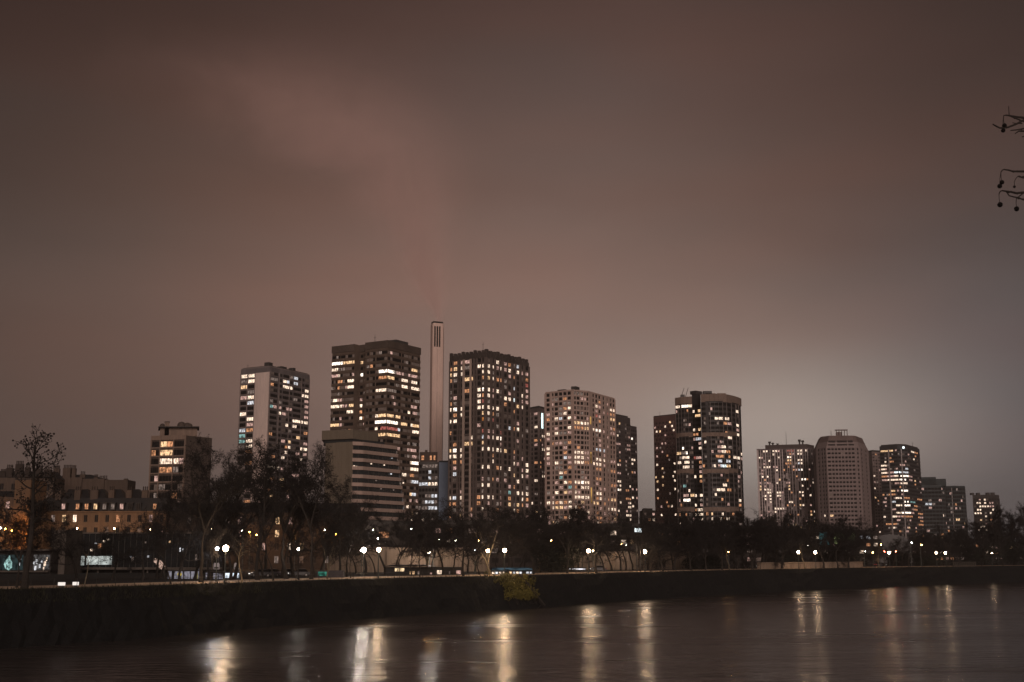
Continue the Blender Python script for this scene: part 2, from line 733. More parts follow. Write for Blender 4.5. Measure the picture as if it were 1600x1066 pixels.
def tower(name, label, cat, Lp, Cp, Rp, z1=TOP, group="tower blocks beyond the river"):
    """Rectangular tower from its three visible top corners (photo pixels, nearest in the middle)."""
    P = rect(atz(*Lp, z1), atz(*Cp, z1), atz(*Rp, z1))
    c = (P[0] + P[2]) / 2
    b = Building(name, label, cat, (c.x, c.y, GROUND), group)
    return b, P


def inset(P, d):
    c = sum(P, Vector((0, 0))) / len(P)
    return [p + (c - p).normalized() * d for p in P]


def crown_rail(b, P, z, mat, h=1.1):
    """Thin parapet along the roof's edges."""
    for a, q in zip(P, P[1:] + P[:1]):
        U = (q - a)
        L = U.length
        U.normalize()
        n = Vector((U.y, -U.x))
        b.fbox(a, U, n, .3, L - .3, z, z + h, -.28, -.03, mat)


def mast(bl, p, z, h, r=.12):
    m = bl.part("antenna")
    m.tube([(p[0], p[1], z - .2), (p[0], p[1], z + h)], [r, r * .5], 5, ROOFM)
    m.box(p[0] - .5, p[0] + .5, p[1] - .05, p[1] + .05, z + h * .7, z + h * .7 + .1, ROOFM)


# --- A: pale slab tower with a blank end strip
wa = surf("concrete_grey_dark", (.145, .125, .125), var=.25, streak=True)
wp = surf("concrete_pale", (.66, .525, .475), var=.12, streak=True)
wl = surf("concrete_line", (.22, .18, .17), var=.2)
b, P = tower("tower_block", "slab tower with a blank pale concrete corner strip, behind the tall bare trees", "tower block", (376.5, 577.8), (421.5, 573.2), (484, 586.8))
b.wall.prism(P, GROUND, TOP, wa)
b.facade(P[0], P[1], GROUND + 4, TOP - 2.6, 2.72, [('p', .5), ('w', 3.9), ('p', .5), ('w', 4.1), ('p', .5), ('l', 8.4)], wh=1.75, sill=.75,
         relief={'p': wl, 'l': wp}, slab=wl, slab_h=.5, pd=.3, sd=.24, bars=2)
b.facade(P[1], P[2], GROUND + 4, TOP - 2.0, 2.72, [('l', .7), ('w', 1.9), ('w', 2.2), ('b', .8), ('l', .35), ('w', 1.4), ('b', .7), ('w', 2.2), ('w', 1.4), ('l', .35), ('w', 1.6), ('b', .8), ('w', 2.4), ('w', 2.2), ('l', .35), ('w', 1.4), ('b', .6), ('w', 2.3), ('p', .4)],
         wh=1.45, sill=.95, relief={'p': wa, 'l': wl}, slab=wl, slab_h=.34, pd=.2, sd=.16)
rf = b.part("roof")
rf.prism(inset(P, 1.2), TOP, TOP + .9, ROOFM)
crown_rail(rf, P, TOP, wl, .5)
U = (P[2] - P[1]).normalized()
for f, w, h in ((.12, 3, 2.0), (.45, 4, 1.4), (.7, 2, 1.9)):
    box_on(rf, P[1].lerp(P[2], f) - Vector((U.y, -U.x)) * 4, U, w, 3, TOP + .9, TOP + .9 + h, ROOFM)
mast(b, P[0] + Vector((3, 2)), TOP, 3.5)
b.lit = runs("95-155,165,w 165-225,155,w 105-140,206,d 165-190,200,o 190-225,200,w 88-135,253,y 165-215,292,d 88-145,345,p 155-215,340,w 155-215,387,c 90-140,482,w 160-205,522,w 165-205,562,p 85-135,620,c 145-170,620,o 88-120,668,t 150-200,710,w 135-180,850,o 335-390,155,d 325-350,200,o 435-465,220,w 480-500,185,c 480-500,228,w 520-560,190,c 598-650,295,w 520-540,325,d 335-355,340,d 320-345,387,t 350-375,387,p 400-412,395,p 635-648,385,p 402-412,440,w 620-650,430,p 430-437,440,p 520-580,508,w 592-608,515,w 620-652,518,w 630-640,475,p 470-485,545,w 508-545,550,w 318-332,610,o 615-640,610,o 615-645,700,p 585-630,740,w 583-608,825,w 300-400,900,w 303-318,980,w", 360, 560, 5.33)
b.stray, b.blind = .18, .16
b.finish()

# --- B: brown tower in two joined halves, ribbon windows
wb_ = surf("brown_cladding", (.112, .079, .061), var=.22, scale=.8)
wb2 = surf("brown_cladding_pale", (.17, .122, .098), var=.22)
L_, A_, B_, C_, R_ = [V2(atz(x, y, TOP)) for x, y in ((519.6, 541.8), (555, 538), (571, 536), (605.8, 531.8), (656.8, 544.2))]
nin = (R_ - C_).normalized() * 3.4
P = [L_, A_, A_ + nin, B_ + nin, B_, C_, R_, R_ + L_ - C_]
b = Building("tower_block", "brown tower in two joined halves with long bands of lit windows, beside the chimney", "tower block", ((L_.x + R_.x) / 2, (L_.y + R_.y) / 2 + 4, GROUND), "tower blocks beyond the river")
b.wall.prism(P, GROUND, TOP, wb_)
rel = {'p': wb2}
kw = dict(wh=1.45, sill=.95, relief=rel, slab=wb_, slab_h=1.15, pd=.2, sd=.26, bars=0)
zt = TOP - 4.2
b.facade(L_, A_, GROUND + 4, zt, 2.78, [('w', 1.05)] * 4 + [('b', .35)] + [('w', 1.05)] * 2 + [('b', .3)] + [('w', 1.1)] * 4 + [('b', .2)], **kw)
b.facade(A_ + nin, B_ + nin, GROUND + 4, zt, 2.78, [('b', .6), ('w', 1.3), ('b', .6), ('w', 1.3), ('b', 1.4)], **kw)
b.facade(B_, C_, GROUND + 4, zt, 2.78, [('b', .8), ('w', 1.1), ('p', .3), ('w', 1.1), ('w', 1.1), ('p', .3)] + [('w', 1.1)] * 4 + [('b', .1)], **kw)
b.facade(C_, R_, GROUND + 4, zt, 2.78, [('b', .3)] + [('w', 1.2)] * 6 + [('p', .35)] + [('w', 1.2)] * 3 + [('b', .3), ('w', 1.2), ('p', .4)] + [('w', 1.2)] * 4 + [('b', .3)], **kw)
rf = b.part("roof")
rf.prism([p + (p - (L_ + R_) / 2).normalized() * .35 for p in P], TOP - 3.1, TOP + .05, surf("brown_parapet", (.085, .063, .051), var=.3))
box_on(rf, (C_ + R_ + B_) / 3 + nin, (R_ - C_).normalized(), 9, 7, TOP + .05, TOP + 1.5, ROOFM)
mast(b, B_ + nin * 2, TOP, 5)
b.lit = runs("98-200,315,W 205-260,308,y 268-425,305,y 100-165,372,w 168-225,370,d 100-165,442,p 165-185,440,w 155-195,503,o 262-310,490,w 375-405,432,W 325-355,430,p 255-355,562,w 108-150,698,w 158-180,698,p 368-400,690,p 92-185,762,w 200-245,760,p 265-350,752,y 368-400,757,w 255-350,825,w 368-398,825,o 363-395,888,w 88-155,960,y 165-180,955,p 588-655,395,W 680-755,398,W 760-812,405,p 590-660,462,o 670-810,465,y 820-875,490,w 818-875,543,w 540-655,597,w 665-795,600,d 928-1000,385,y 925-1000,445,p 880-905,425,p 922-1002,508,w 915-935,575,w 945-990,580,w 535-580,862,w 590-640,862,y 672-745,862,y 760-805,872,y 535-645,932,W 660-760,932,W 540-570,1000,w 600-650,1000,r 660-760,1000,r 780-800,1005,c 535-800,1055,y 812-870,943,y 920-975,770,p 935-975,828,p 915-925,960,w 942-992,968,y 942-985,1030,w 955-980,712,d 878-886,822,w", 505, 520, 6.6625)
b.lit += runs("585-650,130,y 660-800,135,y 940-970,235,d 915-970,300,p 935-970,350,p 908-918,420,w 932-975,425,W 908-978,492,w 820-875,545,w 905-930,555,o 935-980,625,c 920-960,770,c", 505, 660, 6.66)
b.blind, b.stray, b.faint = .45, .2, .10
b.finish()

# --- chimney
cw = surf("chimney_concrete", (.66, .485, .42), var=.10, streak=True)
cd = surf("chimney_slot", (.025, .02, .018), var=.2)
zt = EYE + (868.7 - 504) / F * 650
p = at(683, 520, 650)
ch = empty("chimney", (p.x, p.y, GROUND), "tall pale concrete chimney trailing steam, with dark slots at its top", "chimney")
U, n = Vector((.93, .37)).normalized(), None
n = Vector((U.y, -U.x))
hw, hd, r = 3.15, 2.3, .5
poly = []
for sx, sy in ((-1, -1), (1, -1), (1, 1), (-1, 1)):
    for k in ((0, 1) if sx * sy > 0 else (1, 0)):
        poly.append(V2(p) + U * (sx * (hw - (r if k == 0 else 0))) - n * (sy * (hd - (r if k == 1 else 0))))
# order the corners round the shaft
cc = V2(p)
poly.sort(key=lambda q: math.atan2((q - cc).y, (q - cc).x))
bb = MB()
bb.prism(poly, GROUND, zt - 1.3, cw)
bb.prism(poly, zt - 1.3, zt - .4, cw, top=inset(poly, .35), bottom=False)
bb.prism(inset(poly, .36), zt - .41, zt + .5, cd)
bb.build("shaft", ch)
f0 = cc + n * hd - U * hw
s0 = cc + U * hw + n * hd
bl = MB()
for k in range(3):
    u = .75 + k * 1.35
    bl.fbox(f0, U, n, u, u + .85, zt - 13.5, zt - 2.2, -.2, .04, cd)
bl.build("slot", ch)
bl = MB()
for k in range(2):
    bl.fbox(s0, -n, U, .7 + k * 1.4, 1.5 + k * 1.4, zt - 14.5, zt - 2.0, -.2, .04, cd)
bl.build("slot", ch)
bl = MB()
bl.fbox(s0, -n, U, .25, .75, GROUND, zt - 3, -.1, .05, surf("chimney_groove", (.20, .14, .12)))
bl.build("groove", ch)
bl = MB()
bl.fbox(f0, U, n, 2.6, 2.75, GROUND, zt - 14.5, -.05, .05, surf("chimney_seam", (.36, .26, .23)))
bl.build("seam", ch)

# --- C: dark tower with fins and two pale piers
wc = surf("dark_piers", (.125, .097, .087), var=.25, streak=True)
wc2 = surf("dark_wall", (.062, .048, .043), var=.3)
wcl = surf("pale_pier", (.42, .325, .275), var=.15, streak=True)
b, P = tower("tower_block", "dark tower with toothed roof edge and two pale piers, just after the chimney", "tower block", (702.8, 554.8), (759, 547.6), (826.6, 563.4))
b.wall.prism(P, GROUND, TOP - 1.2, wc2)
rel = {'p': wc, 'l': wcl}
kw = dict(wh=1.65, sill=.75, relief=rel, slab=wc, slab_h=.75, pd=.55, sd=.24, bars=1)
b.facade(P[0], P[1], GROUND + 4, TOP - 3.2, 2.74, [('p', .5), ('w', 1.2), ('p', .6), ('w', 2.1), ('p', .5), ('b', .9), ('p', .4), ('w', 1.1), ('l', 1.0), ('w', 2.8), ('l', .8), ('w', 1.0), ('p', .6), ('b', .9), ('p', .6), ('w', 2.0), ('p', .5), ('w', 1.1), ('p', .6)], **kw)
b.facade(P[1], P[2], GROUND + 4, TOP - 3.2, 2.74, [('p', .7), ('w', 1.7), ('p', 1.2), ('w', 1.1), ('p', 1.2), ('w', 1.9), ('p', .5), ('w', 1.0), ('p', 1.3), ('w', 2.0), ('p', .6), ('w', 1.9), ('p', 1.3), ('w', 1.2), ('p', .8), ('w', 1.9), ('p', 1.2), ('w', 1.3), ('p', 1.3), ('w', 2.1), ('p', .7)], **kw)
rf = b.part("roof")
for a, q, cnt in ((P[0], P[1], 9), (P[1], P[2], 12)):
    U = (q - a).normalized()
    L = (q - a).length
    n = Vector((U.y, -U.x))
    for k in range(cnt):
        rf.fbox(a, U, n, L * k / cnt + .2, L * (k + .58) / cnt, TOP - 3.2, TOP + (.25 if k % 3 else .7), -.9, .38, wc2)
rf.prism(inset(P, 1.6), TOP - 1.2, TOP - .3, ROOFM)
mast(b, P[0].lerp(P[1], .8) + Vector((2, 6)), TOP, 6)
b.lit = runs("78-98,310,o 120-165,308,y 215-232,295,w 78-98,380,y 118-165,380,w 210-232,362,w 278-340,435,y 365-385,278,w 435-478,278,w 508-522,275,w 555-576,278,w 612-626,210,w 700-710,240,p 742-768,250,o 862-895,285,c 610-622,292,p 655-682,303,w 700-708,310,p 742-768,325,w 435-478,348,w 505-525,345,w 558-576,345,d 870-895,355,w 922-938,365,p 965-985,375,p 435-478,420,o 505-525,418,y 553-578,420,w 612-624,430,o 660-685,440,o 742-766,388,p 365-385,570,w 365-385,625,w 435-478,565,W 505-522,565,w 553-578,560,p 610-628,578,w 785-812,545,c 120-160,668,p 435-478,640,o 502-524,635,w 553-575,635,p 742-766,608,p 695-712,668,w 742-768,680,w 778-815,685,C 435-478,710,r 502-522,705,d 365-385,715,w 120-158,735,d 922-938,650,w 962-988,585,p 962-988,655,p 962-988,520,r 922-938,715,w 962-988,725,p 838-856,770,y 70-92,812,w 110-158,805,W 205-228,800,w 368-382,792,w 433-478,785,w 505-523,780,w 552-576,780,w 608-630,790,w 115-158,870,o 208-226,862,w 433-475,855,y 500-526,850,w 553-582,852,o 610-625,865,d 433-475,930,O 552-576,930,r 75-92,955,w 118-158,955,w 745-762,1035,c 783-810,1035,o 838-855,1050,w", 695, 535, 7.614)
b.lit += runs("435-475,45,r 500-520,45,p 550-572,50,p 655-680,65,r 360-380,120,w 430-475,125,c 500-520,120,p 552-576,125,w 610-624,130,w 648-684,135,W 115-158,210,o 270-335,200,y 433-475,200,y 65-90,290,y 110-160,285,W 200-226,272,w 360-380,272,w 425-475,272,w 497-522,270,w 547-583,270,w 607-625,278,w 650-684,285,w 694-712,290,y 68-88,362,w 112-155,360,w 205-226,350,w 362-376,350,w 125-155,435,o 205-220,420,o 428-475,430,w 497-522,425,w 547-580,415,w 607-625,430,o 650-684,435,w 780-810,305,o 785-810,375,p 742-762,455,w 780-812,450,w 838-852,450,p 922-938,390,p 920-940,465,p 965-990,470,w 358-382,490,w 780-812,520,y 920-938,530,w 965-988,530,w 125-155,560,c 360-378,555,w 428-470,568,p 500-520,565,d 866-892,605,w 360-380,640,w 430-475,660,w 500-518,660,w 690-706,650,p 740-766,660,p 735-768,725,t 838-852,740,w 920-940,745,w 965-992,750,w 62-85,795,w 108-150,795,c 195-218,790,w 358-380,790,w 430-465,810,w 497-520,785,w 547-580,790,w 650-680,795,p 740-768,800,o 965-990,815,o 65-85,870,o 112-150,870,o 650-672,870,p 866-888,880,y", 695, 670, 7.614)
b.stray, b.blind, b.faint = .3, .10, .16
b.finish()

# --- D: narrow grey tower with a white light strip
wd = surf("grey_brown_wall", (.25, .20, .185), var=.2)
wdd = surf("grey_brown_dark", (.13, .10, .095), var=.2)
b, P = tower("tower_block", "narrow grey tower wedged between two larger ones, a vertical white light strip near its top", "tower block", (817, 641), (842, 637.2), (866, 643))
b.wall.prism(P, GROUND, TOP, wdd)
kw = dict(wh=1.5, sill=.9, relief={'p': wd}, slab=wd, slab_h=.9, pd=.35, sd=.25)
b.facade(P[0], P[1], GROUND + 4, TOP - 2.5, 2.8, [('p', 1), ('w', 1.8), ('p', 1.2)] * 2 + [('w', 1.6), ('p', 1.2), ('w', 3.2), ('p', 1)], **kw)
b.facade(P[1], P[2], GROUND + 4, TOP - 2.5, 2.8, [('p', 1)] + [('w', 1.7), ('p', 1.0)] * 8, **kw)
U = (P[2] - P[1]).normalized()
s = b.part("light_strip")
s.fbox(P[1], U, Vector((U.y, -U.x)), 3.0, 5.2, TOP - 13, TOP - 3.2, -.05, .5, glow("white_strip", (.75, 1, .98), 2.2, vary=False))
b.part("roof").prism(inset(P, 2.5), TOP, TOP + 1.6, ROOFM)
b.lit = runs("45-58,300,w 95-118,292,p 45-62,420,w 85-125,415,w 88-125,535,o 48-60,575,p 88-130,575,p 95-145,738,o 50-60,740,p 48-62,900,w 88-120,900,w 160-178,590,w 160-178,500,w 160-178,870,w", 820, 600, 5.922)
b.stray = .15
b.finish()

# --- E: beige tower with a grid of square windows
we = surf("beige_concrete", (.45, .33, .285), var=.14, streak=True)
we2 = surf("beige_recess", (.20, .148, .128), var=.2)
L_, C1, C2, R_ = [V2(atz(x, y, TOP)) for x, y in ((851.2, 613), (895.3, 608.4), (919.6, 611), (960.6, 622.3))]
P = [L_, C1, C2, R_, R_ + L_ - (C1 + C2) / 2 + Vector((0, 5))]
b = Building("tower_block", "beige tower with a grid of square windows, the brightest lit of all", "tower block", ((L_.x + R_.x) / 2, (L_.y + R_.y) / 2 + 4, GROUND), "tower blocks beyond the river")
b.wall.prism(P, GROUND, TOP - .8, we2)
kw = dict(wh=1.75, sill=.7, relief={'p': we}, slab=we, slab_h=.95, pd=.45, sd=.38, bars=1)
b.facade(L_, C1, GROUND + 4, TOP - 1.0, 2.78, [('p', 1.0), ('w', 1.9), ('p', 1.3), ('w', .9), ('p', .5), ('w', 1.9), ('p', .5), ('w', 1.9), ('p', .5), ('w', 1.9), ('p', .5), ('w', 1.9), ('p', 1.0)], **kw)
b.facade(C1, C2, GROUND + 4, TOP - 1.0, 2.78, [('p', .4), ('w', 1.3), ('p', .5), ('w', 2.0), ('p', .6), ('w', 2.0), ('p', .6), ('w', 1.2), ('p', .4), ('w', 1.4), ('p', .4)], **kw)
b.facade(C2, R_, GROUND + 4, TOP - 1.0, 2.78, [('p', 3.0), ('w', 1.8), ('p', 1.0), ('w', 2.2), ('p', .8), ('w', 2.2), ('p', 2.0), ('w', 1.8), ('p', 2.2), ('w', 1.2), ('p', 1.8), ('w', 2.2), ('p', .7), ('w', 2.0), ('p', .8)], **kw)
rf = b.part("roof")
rf.prism(inset(P, 1.0), TOP - .8, TOP + .1, ROOFM)
crown_rail(rf, [L_, C1, C2, R_], TOP - .8, we, .8)
box_on(rf, C1 + Vector((1.5, 3)), (R_ - C2).normalized(), 5, 3, TOP + .1, TOP + 1.8, ROOFM)
box_on(rf, L_.lerp(C1, .55) + Vector((1.5, 4)), (C1 - L_).normalized(), 5, 3, TOP + .1, TOP + 1.0, ROOFM)
# lamplight on the pier by the rounded corner, put in as emission
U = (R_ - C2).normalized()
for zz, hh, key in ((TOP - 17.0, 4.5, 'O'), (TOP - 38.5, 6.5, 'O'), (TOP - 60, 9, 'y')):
    b.part("pier_lamplight").fbox(C2, U, Vector((U.y, -U.x)), .5, 2.2, zz - hh / 2, zz + hh / 2, .0, .52, glow("pier_glow_" + key, (1.0, .55, .16), .42, scale=.4))
b.lit = runs("352-378,135,o 462-490,80,d 500-530,80,d 500-530,128,p 540-560,128,p 245-258,235,p 210-228,275,p 210-228,325,o 400-416,230,w 360-378,270,w 275-290,320,w 310-335,320,c 390-418,313,w 450-485,355,y 500-530,355,w 545-580,360,w 388-420,405,w 430-490,405,o 500-530,400,o 540-582,408,y 270-300,455,w 200-230,465,w 215-230,508,p 275-296,548,p 205-228,600,w 352-380,640,o 430-455,635,w 462-490,630,w 505-530,632,w 540-580,640,p 200-230,645,w 205-230,690,p 430-455,680,p 462-490,685,w 505-530,680,w 542-580,685,p 362-385,685,c 272-298,733,w 210-228,738,p 405-420,725,p 430-455,730,p 465-490,725,w 505-530,725,w 540-590,735,o 318-345,825,w 310-340,870,t 350-382,920,w 430-450,915,o 460-490,910,w 505-535,910,W 545-588,912,w 430-455,962,t 465-490,960,o 505-535,960,w 560-588,960,w 320-335,965,p 282-300,1018,w 360-385,1010,y 465-490,1005,w 465-490,1050,w 505-530,1050,w 560-590,1050,w 655-680,205,w 688-712,208,p 655-675,248,p 660-680,298,r 690-715,300,p 793-826,235,w 793-826,278,o 795-826,322,y 755-775,272,r 625-645,420,w 660-690,430,W 690-715,390,d 795-826,455,p 670-690,525,p 668-735,612,c 665-690,695,w 740-757,712,w 665-690,740,w 665-715,790,o 795-832,715,p 800-838,808,o 670-720,885,o 800-835,940,o 700-722,970,p 668-692,1020,w 630-640,730,w 695-715,1060,w", 820, 600, 5.922)
b.lit += runs("305-345,592,w 365-395,600,w 605-635,585,w 650-685,650,w 765-790,650,p 700-735,720,w 1000-1035,465,w 1040-1075,530,w 1145-1195,545,o 1205-1262,548,y 1140-1180,685,w 1205-1262,680,w 1015-1045,810,o 850-890,510,w 765-795,510,w 1050-1085,395,p 1200-1255,345,o 435-450,460,w 545-575,440,y", 820, 720, 8.89)
b.stray, b.blind, b.faint = .5, .10, .24
b.finish()

# --- F: dark stepped tower behind the beige one
wf = surf("charcoal_wall", (.070, .058, .058), var=.3)
wf2 = surf("charcoal_line", (.11, .09, .088), var=.3)
b, P = tower("tower_block", "charcoal tower with a stepped top, half hidden behind the beige one", "tower block", (944, 650.5), (955, 647.8), (984.7, 653.4))
b.wall.prism(P, GROUND, TOP, wf)
kw = dict(wh=1.4, sill=.95, relief={'p': wf2}, slab=wf2, slab_h=.5, pd=.15, sd=.12)
b.facade(P[1], P[2], GROUND + 4, TOP - 4, 2.8, [('p', 2), ('w', 2.2), ('p', .6), ('w', 2.2), ('p', .6), ('w', 2.2), ('p', .6), ('w', 2.2), ('b', 7), ('w', 2.0), ('p', .5), ('w', 2.0), ('p', .6), ('w', 2.0), ('p', 1)], **kw)
zs = EYE + (868.7 - 667.6) / F * P[2].y
U = (P[2] - P[1]).normalized()
q = P[2] + U * 9
b.wall.prism([P[2], q, q + (P[3] - P[2]), P[3]], GROUND, zs, wf)
b.facade(P[2], q, GROUND + 4, zs - 2, 2.8, [('p', .5), ('w', 2.4), ('p', .4), ('w', 2.4), ('p', .4), ('w', 2.0), ('p', .4)], **kw)
b.part("roof").prism(inset(P, 2.0), TOP, TOP + 1.2, ROOFM)
b.lit = runs("870-888,340,y 875-890,432,d 848-868,470,w 980-995,492,t 978-995,522,W 850-900,548,p 945-980,560,p 868-885,618,p 945-980,590,p 985-1010,710,w 880-890,692,o 855-875,728,w 985-1005,740,w 925-935,740,p 985-1005,812,o 875-890,840,p 855-872,912,w 900-915,918,w 880-920,958,w 855-875,992,W 925-970,998,o 962-980,965,w 990-1008,980,p 990-1010,1050,w", 820, 600, 5.922)
b.lit += runs("1320-1345,595,w 1465-1505,610,w 1440-1490,660,w 1295-1315,705,w 1390-1400,712,p 1420-1490,768,w 1420-1470,545,o", 820, 720, 8.89)
b.stray = .2
b.finish()

# --- G: red-brown tower with staggered small windows
wg = surf("red_brown_wall", (.115, .062, .056), var=.2)
wg2 = surf("red_brown_dot", (.22, .155, .14), var=.2)
b, P = tower("tower_block", "red-brown tower with small staggered windows, next to the dark lobed tower", "tower block", (1020.9, 651.6), (1055, 648.0), (1078, 654))
b.wall.prism(P, GROUND, TOP, wg)
b.facade(P[0], P[1], GROUND + 4, TOP - 3.5, 2.75, [('b', 1.2)] + [('w', 1.3), ('b', 1.55)] * 6, wh=1.4, sill=.9, slab=None, stagger=.5, bars=0)
dt = b.part("facade_tile")
U = (P[1] - P[0]).normalized()
n = Vector((U.y, -U.x))
L = (P[1] - P[0]).length
nf = int((TOP - 3.5 - GROUND - 4) / 2.75)
for r in range(nf):
    for k in range(7):
        u = L * (k + (.30 if r % 2 else .62)) / 7.2
        dt.fbox(P[0], U, n, u, u + .7, GROUND + 4 + r * 2.75 + 2.3, GROUND + 4 + r * 2.75 + 2.95, -.05, .12, wg2)
rf = b.part("roof")
rf.prism(inset(P, .2), TOP, TOP + .6, ROOFM)
mast(b, P[0].lerp(P[1], .25) + Vector((1, 2)), TOP + .6, 3.2)
b.lit = runs("90-108,640,y 155-182,635,y 230-254,572,w 290-318,565,y 360-385,565,w 358-385,625,w 92-112,700,w 165-185,875,p 105-122,935,p 225-258,992,o 105-125,995,p 215-230,745,p 215-230,815,p", 1015, 605, 9.27)
b.lit += runs("365-395,180,w 102-122,250,w 175-192,305,y 372-398,300,w 95-128,375,y 170-202,370,y 375-405,365,w 108-126,435,y 172-192,432,y 368-408,485,w 115-135,555,w 112-142,735,o 240-265,732,o 245-268,795,o 315-340,858,w 392-412,912,w 182-195,970,w", 1015, 705, 9.27)
b.blind = .05
b.finish()

# --- H: dark glass tower of rounded lobes with beige bands
wh_ = surf("black_glass_wall", (.050, .045, .045), rough=.45, var=.3, spec=.2)
whb = surf("beige_band", (.20, .145, .118), var=.2)
whp = surf("steel_fin", (.20, .17, .16), rough=.5, var=.2)
zH = lambda py, Y: EYE + (868.7 - py) / F * Y
l0, l1 = V2(at(1055.5, 623, 733)), V2(at(1081, 623, 726))
c0, c1 = V2(at(1081, 623, 733)), V2(at(1094.5, 620, 728))
r0, r1, r2 = V2(at(1095, 619, 716)), V2(at(1134.5, 619, 716)), V2(at(1157, 625, 736))
bk = Vector((4, 26))
zL, zR = zH(623.4, 729), zH(619, 716)
b = Building("tower_block", "dark glass tower of rounded lobes with beige bands, two slanted masts on its roof", "tower block", ((l0.x + r2.x) / 2, 745, GROUND), "tower blocks beyond the river")


def lobe(a, q, bulge, k=5):
    """A gently bowed front between two corners."""
    U = (q - a)
    n = Vector((U.y, -U.x)).normalized()
    return [a + U * (i / k) + n * bulge * math.sin(math.pi * i / k) for i in range(k + 1)]


fl_ = lobe(l0, l1, 1.2)
fr_ = lobe(r0, r1, 1.6, 6)
fx_ = lobe(r1, r2, 1.0, 4)
b.wall.prism(fl_ + [l1 + bk, l0 + bk], GROUND, zL, wh_)
b.wall.prism([c0, c1, c1 + bk, c0 + bk], GROUND, zL + 2.4, wh_)
b.wall.prism(fr_ + fx_[1:] + [r2 + bk * .6, r0 + bk], GROUND, zR, wh_)
kw = dict(wh=1.6, sill=.8, relief={'p': whp}, slab=wh_, slab_h=.5, pd=.3, sd=.1, bars=0)
for a, q in zip(fl_, fl_[1:]):
    b.facade(a, q, GROUND + 4, zL - 4.2, 2.78, [('p', .12), ('w', 1.2), ('w', 1.2)], **kw)
b.facade(c0, c1, GROUND + 4, zL - 4, 2.78, [('b', .4), ('w', 1.2), ('b', .4), ('w', 1.9), ('w', 1.9), ('p', .15)], **kw)
for i, (a, q) in enumerate(zip(fr_, fr_[1:])):
    b.facade(a, q, GROUND + 4, zR - 4.6, 2.78, [('p', .25 if i in (2, 5) else .1), ('w', 1.3), ('w', 1.3)] if i not in (1,) else [('b', 2), ('w', 1)], **kw)
for i, (a, q) in enumerate(zip(fx_, fx_[1:])):
    b.facade(a, q, GROUND + 4, zR - 4.6, 2.78, [('p', .2), ('w', 2.1), ('w', 2.1), ('b', .4)], **kw)
bands = b.part("band")
for py, hgt in ((None, 4.2), (681.5, 2.3), (738.6, 2.3), (797.5, 2.3)):
    for line, zz, Y in ((fl_, zL, 727), (fr_, zR, 715), (fx_, zR, 725)):
        zc = zz - hgt / 2 + (.25 if py is None else 0) if py is None else zH(py, Y)
        for i, (a, q) in enumerate(zip(line, line[1:])):
            if py is not None and line is fx_ and i > 1:
                continue
            U = (q - a)
            LL = U.length
            U.normalize()
            arch = (.55 if i in (0, len(line) - 2) else 0)
            bands.fbox(a, U, Vector((U.y, -U.x)), .01, LL - .01, zc - hgt / 2 - arch, zc + hgt / 2, -.3, .55, whb)
rf = b.part("roof")
box_on(rf, (c0 + c1) / 2 + Vector((.5, 3)), (c1 - c0).normalized(), 4.5, 6, zL + 2.4, zL + 4.4, wh_)
box_on(rf, r0.lerp(r1, .3) + Vector((0, 4)), (r1 - r0).normalized(), 5, 4, zR, zR + 2.6, wh_)
box_on(rf, r0.lerp(r1, .62) + Vector((0, 4.5)), (r1 - r0).normalized(), 12, 5, zR, zR + 1.2, whb)
ms = b.part("antenna")
q = l0.lerp(l1, .48) + Vector((0, 3))
ms.box(q.x - 1.2, q.x + 1.2, q.y - 1, q.y + 1, zL, zL + 2.2, wh_)
for dx in (-.9, 1.6):
    ms.tube([(q.x + dx, q.y, zL + .5), (q.x + dx + 2.0, q.y, zL + 6.5)], [.2, .14], 5, wh_)
ms = b.part("roof_lamp")
q = V2(at(1119, 619, 722))
ms.tube([(q.x, q.y, zR - .1), (q.x, q.y, zR + 1)], [.1, .1], 5, wh_)
ms.ball((q.x, q.y, zR + 1.2), .6, glow("roof_lamp_glow", (1, .92, .85), 5, vary=False))
b.lit = runs("385-425,290,w 460-550,275,W 580-612,278,w 628-648,380,w 690-745,375,y 945-1065,438,w 1088-1150,442,w 985-1005,505,d 1062-1105,508,o 1125-1150,505,p 1240-1285,345,w 1245-1285,535,w 1248-1290,605,p 1250-1295,672,w 635-655,635,w 700-745,640,y 600-625,650,o 650-710,705,o 700-750,765,c 640-655,770,p 820-845,770,w 1130-1185,712,w 400-440,930,y 470-535,920,W 600-635,915,p 705-750,905,w 450-545,992,d 992-1025,900,p 1065-1105,902,w 1125-1160,905,d 955-1080,972,o 1105-1160,968,o 1200-1330,1000,w 475-560,1050,w 640-660,1030,r 710-750,1035,w 835-850,1035,d", 1015, 605, 9.27)
b.lit += runs("705-760,112,p 475-565,130,w 640-660,112,r 720-755,178,o 430-445,200,w 480-570,200,w 605-630,195,d 715-750,240,p 995-1035,175,c 1060-1110,180,C 1130-1175,178,c 935-960,185,w 935-965,240,w 1130-1170,245,y 1000-1025,240,p 1270-1310,200,d 715-760,380,y 650-668,380,w 730-760,450,o 490-530,525,t 1270-1312,400,p 1075-1110,508,w 975-1095,580,w 1130-1180,585,o 580-598,590,w 500-550,660,p 610-630,655,y 655-675,650,w 725-770,650,w 955-970,650,w 495-580,720,W 1285-1330,730,w 1285-1330,795,o 668-680,780,w 730-750,780,p 675-690,845,o 715-755,845,w 668-680,915,w 725-770,920,w 560-590,865,W 730-755,985,w 1025-1050,988,w 1115-1165,985,w", 1015, 705, 9.27)
b.blind, b.stray = .06, .1
b.finish()

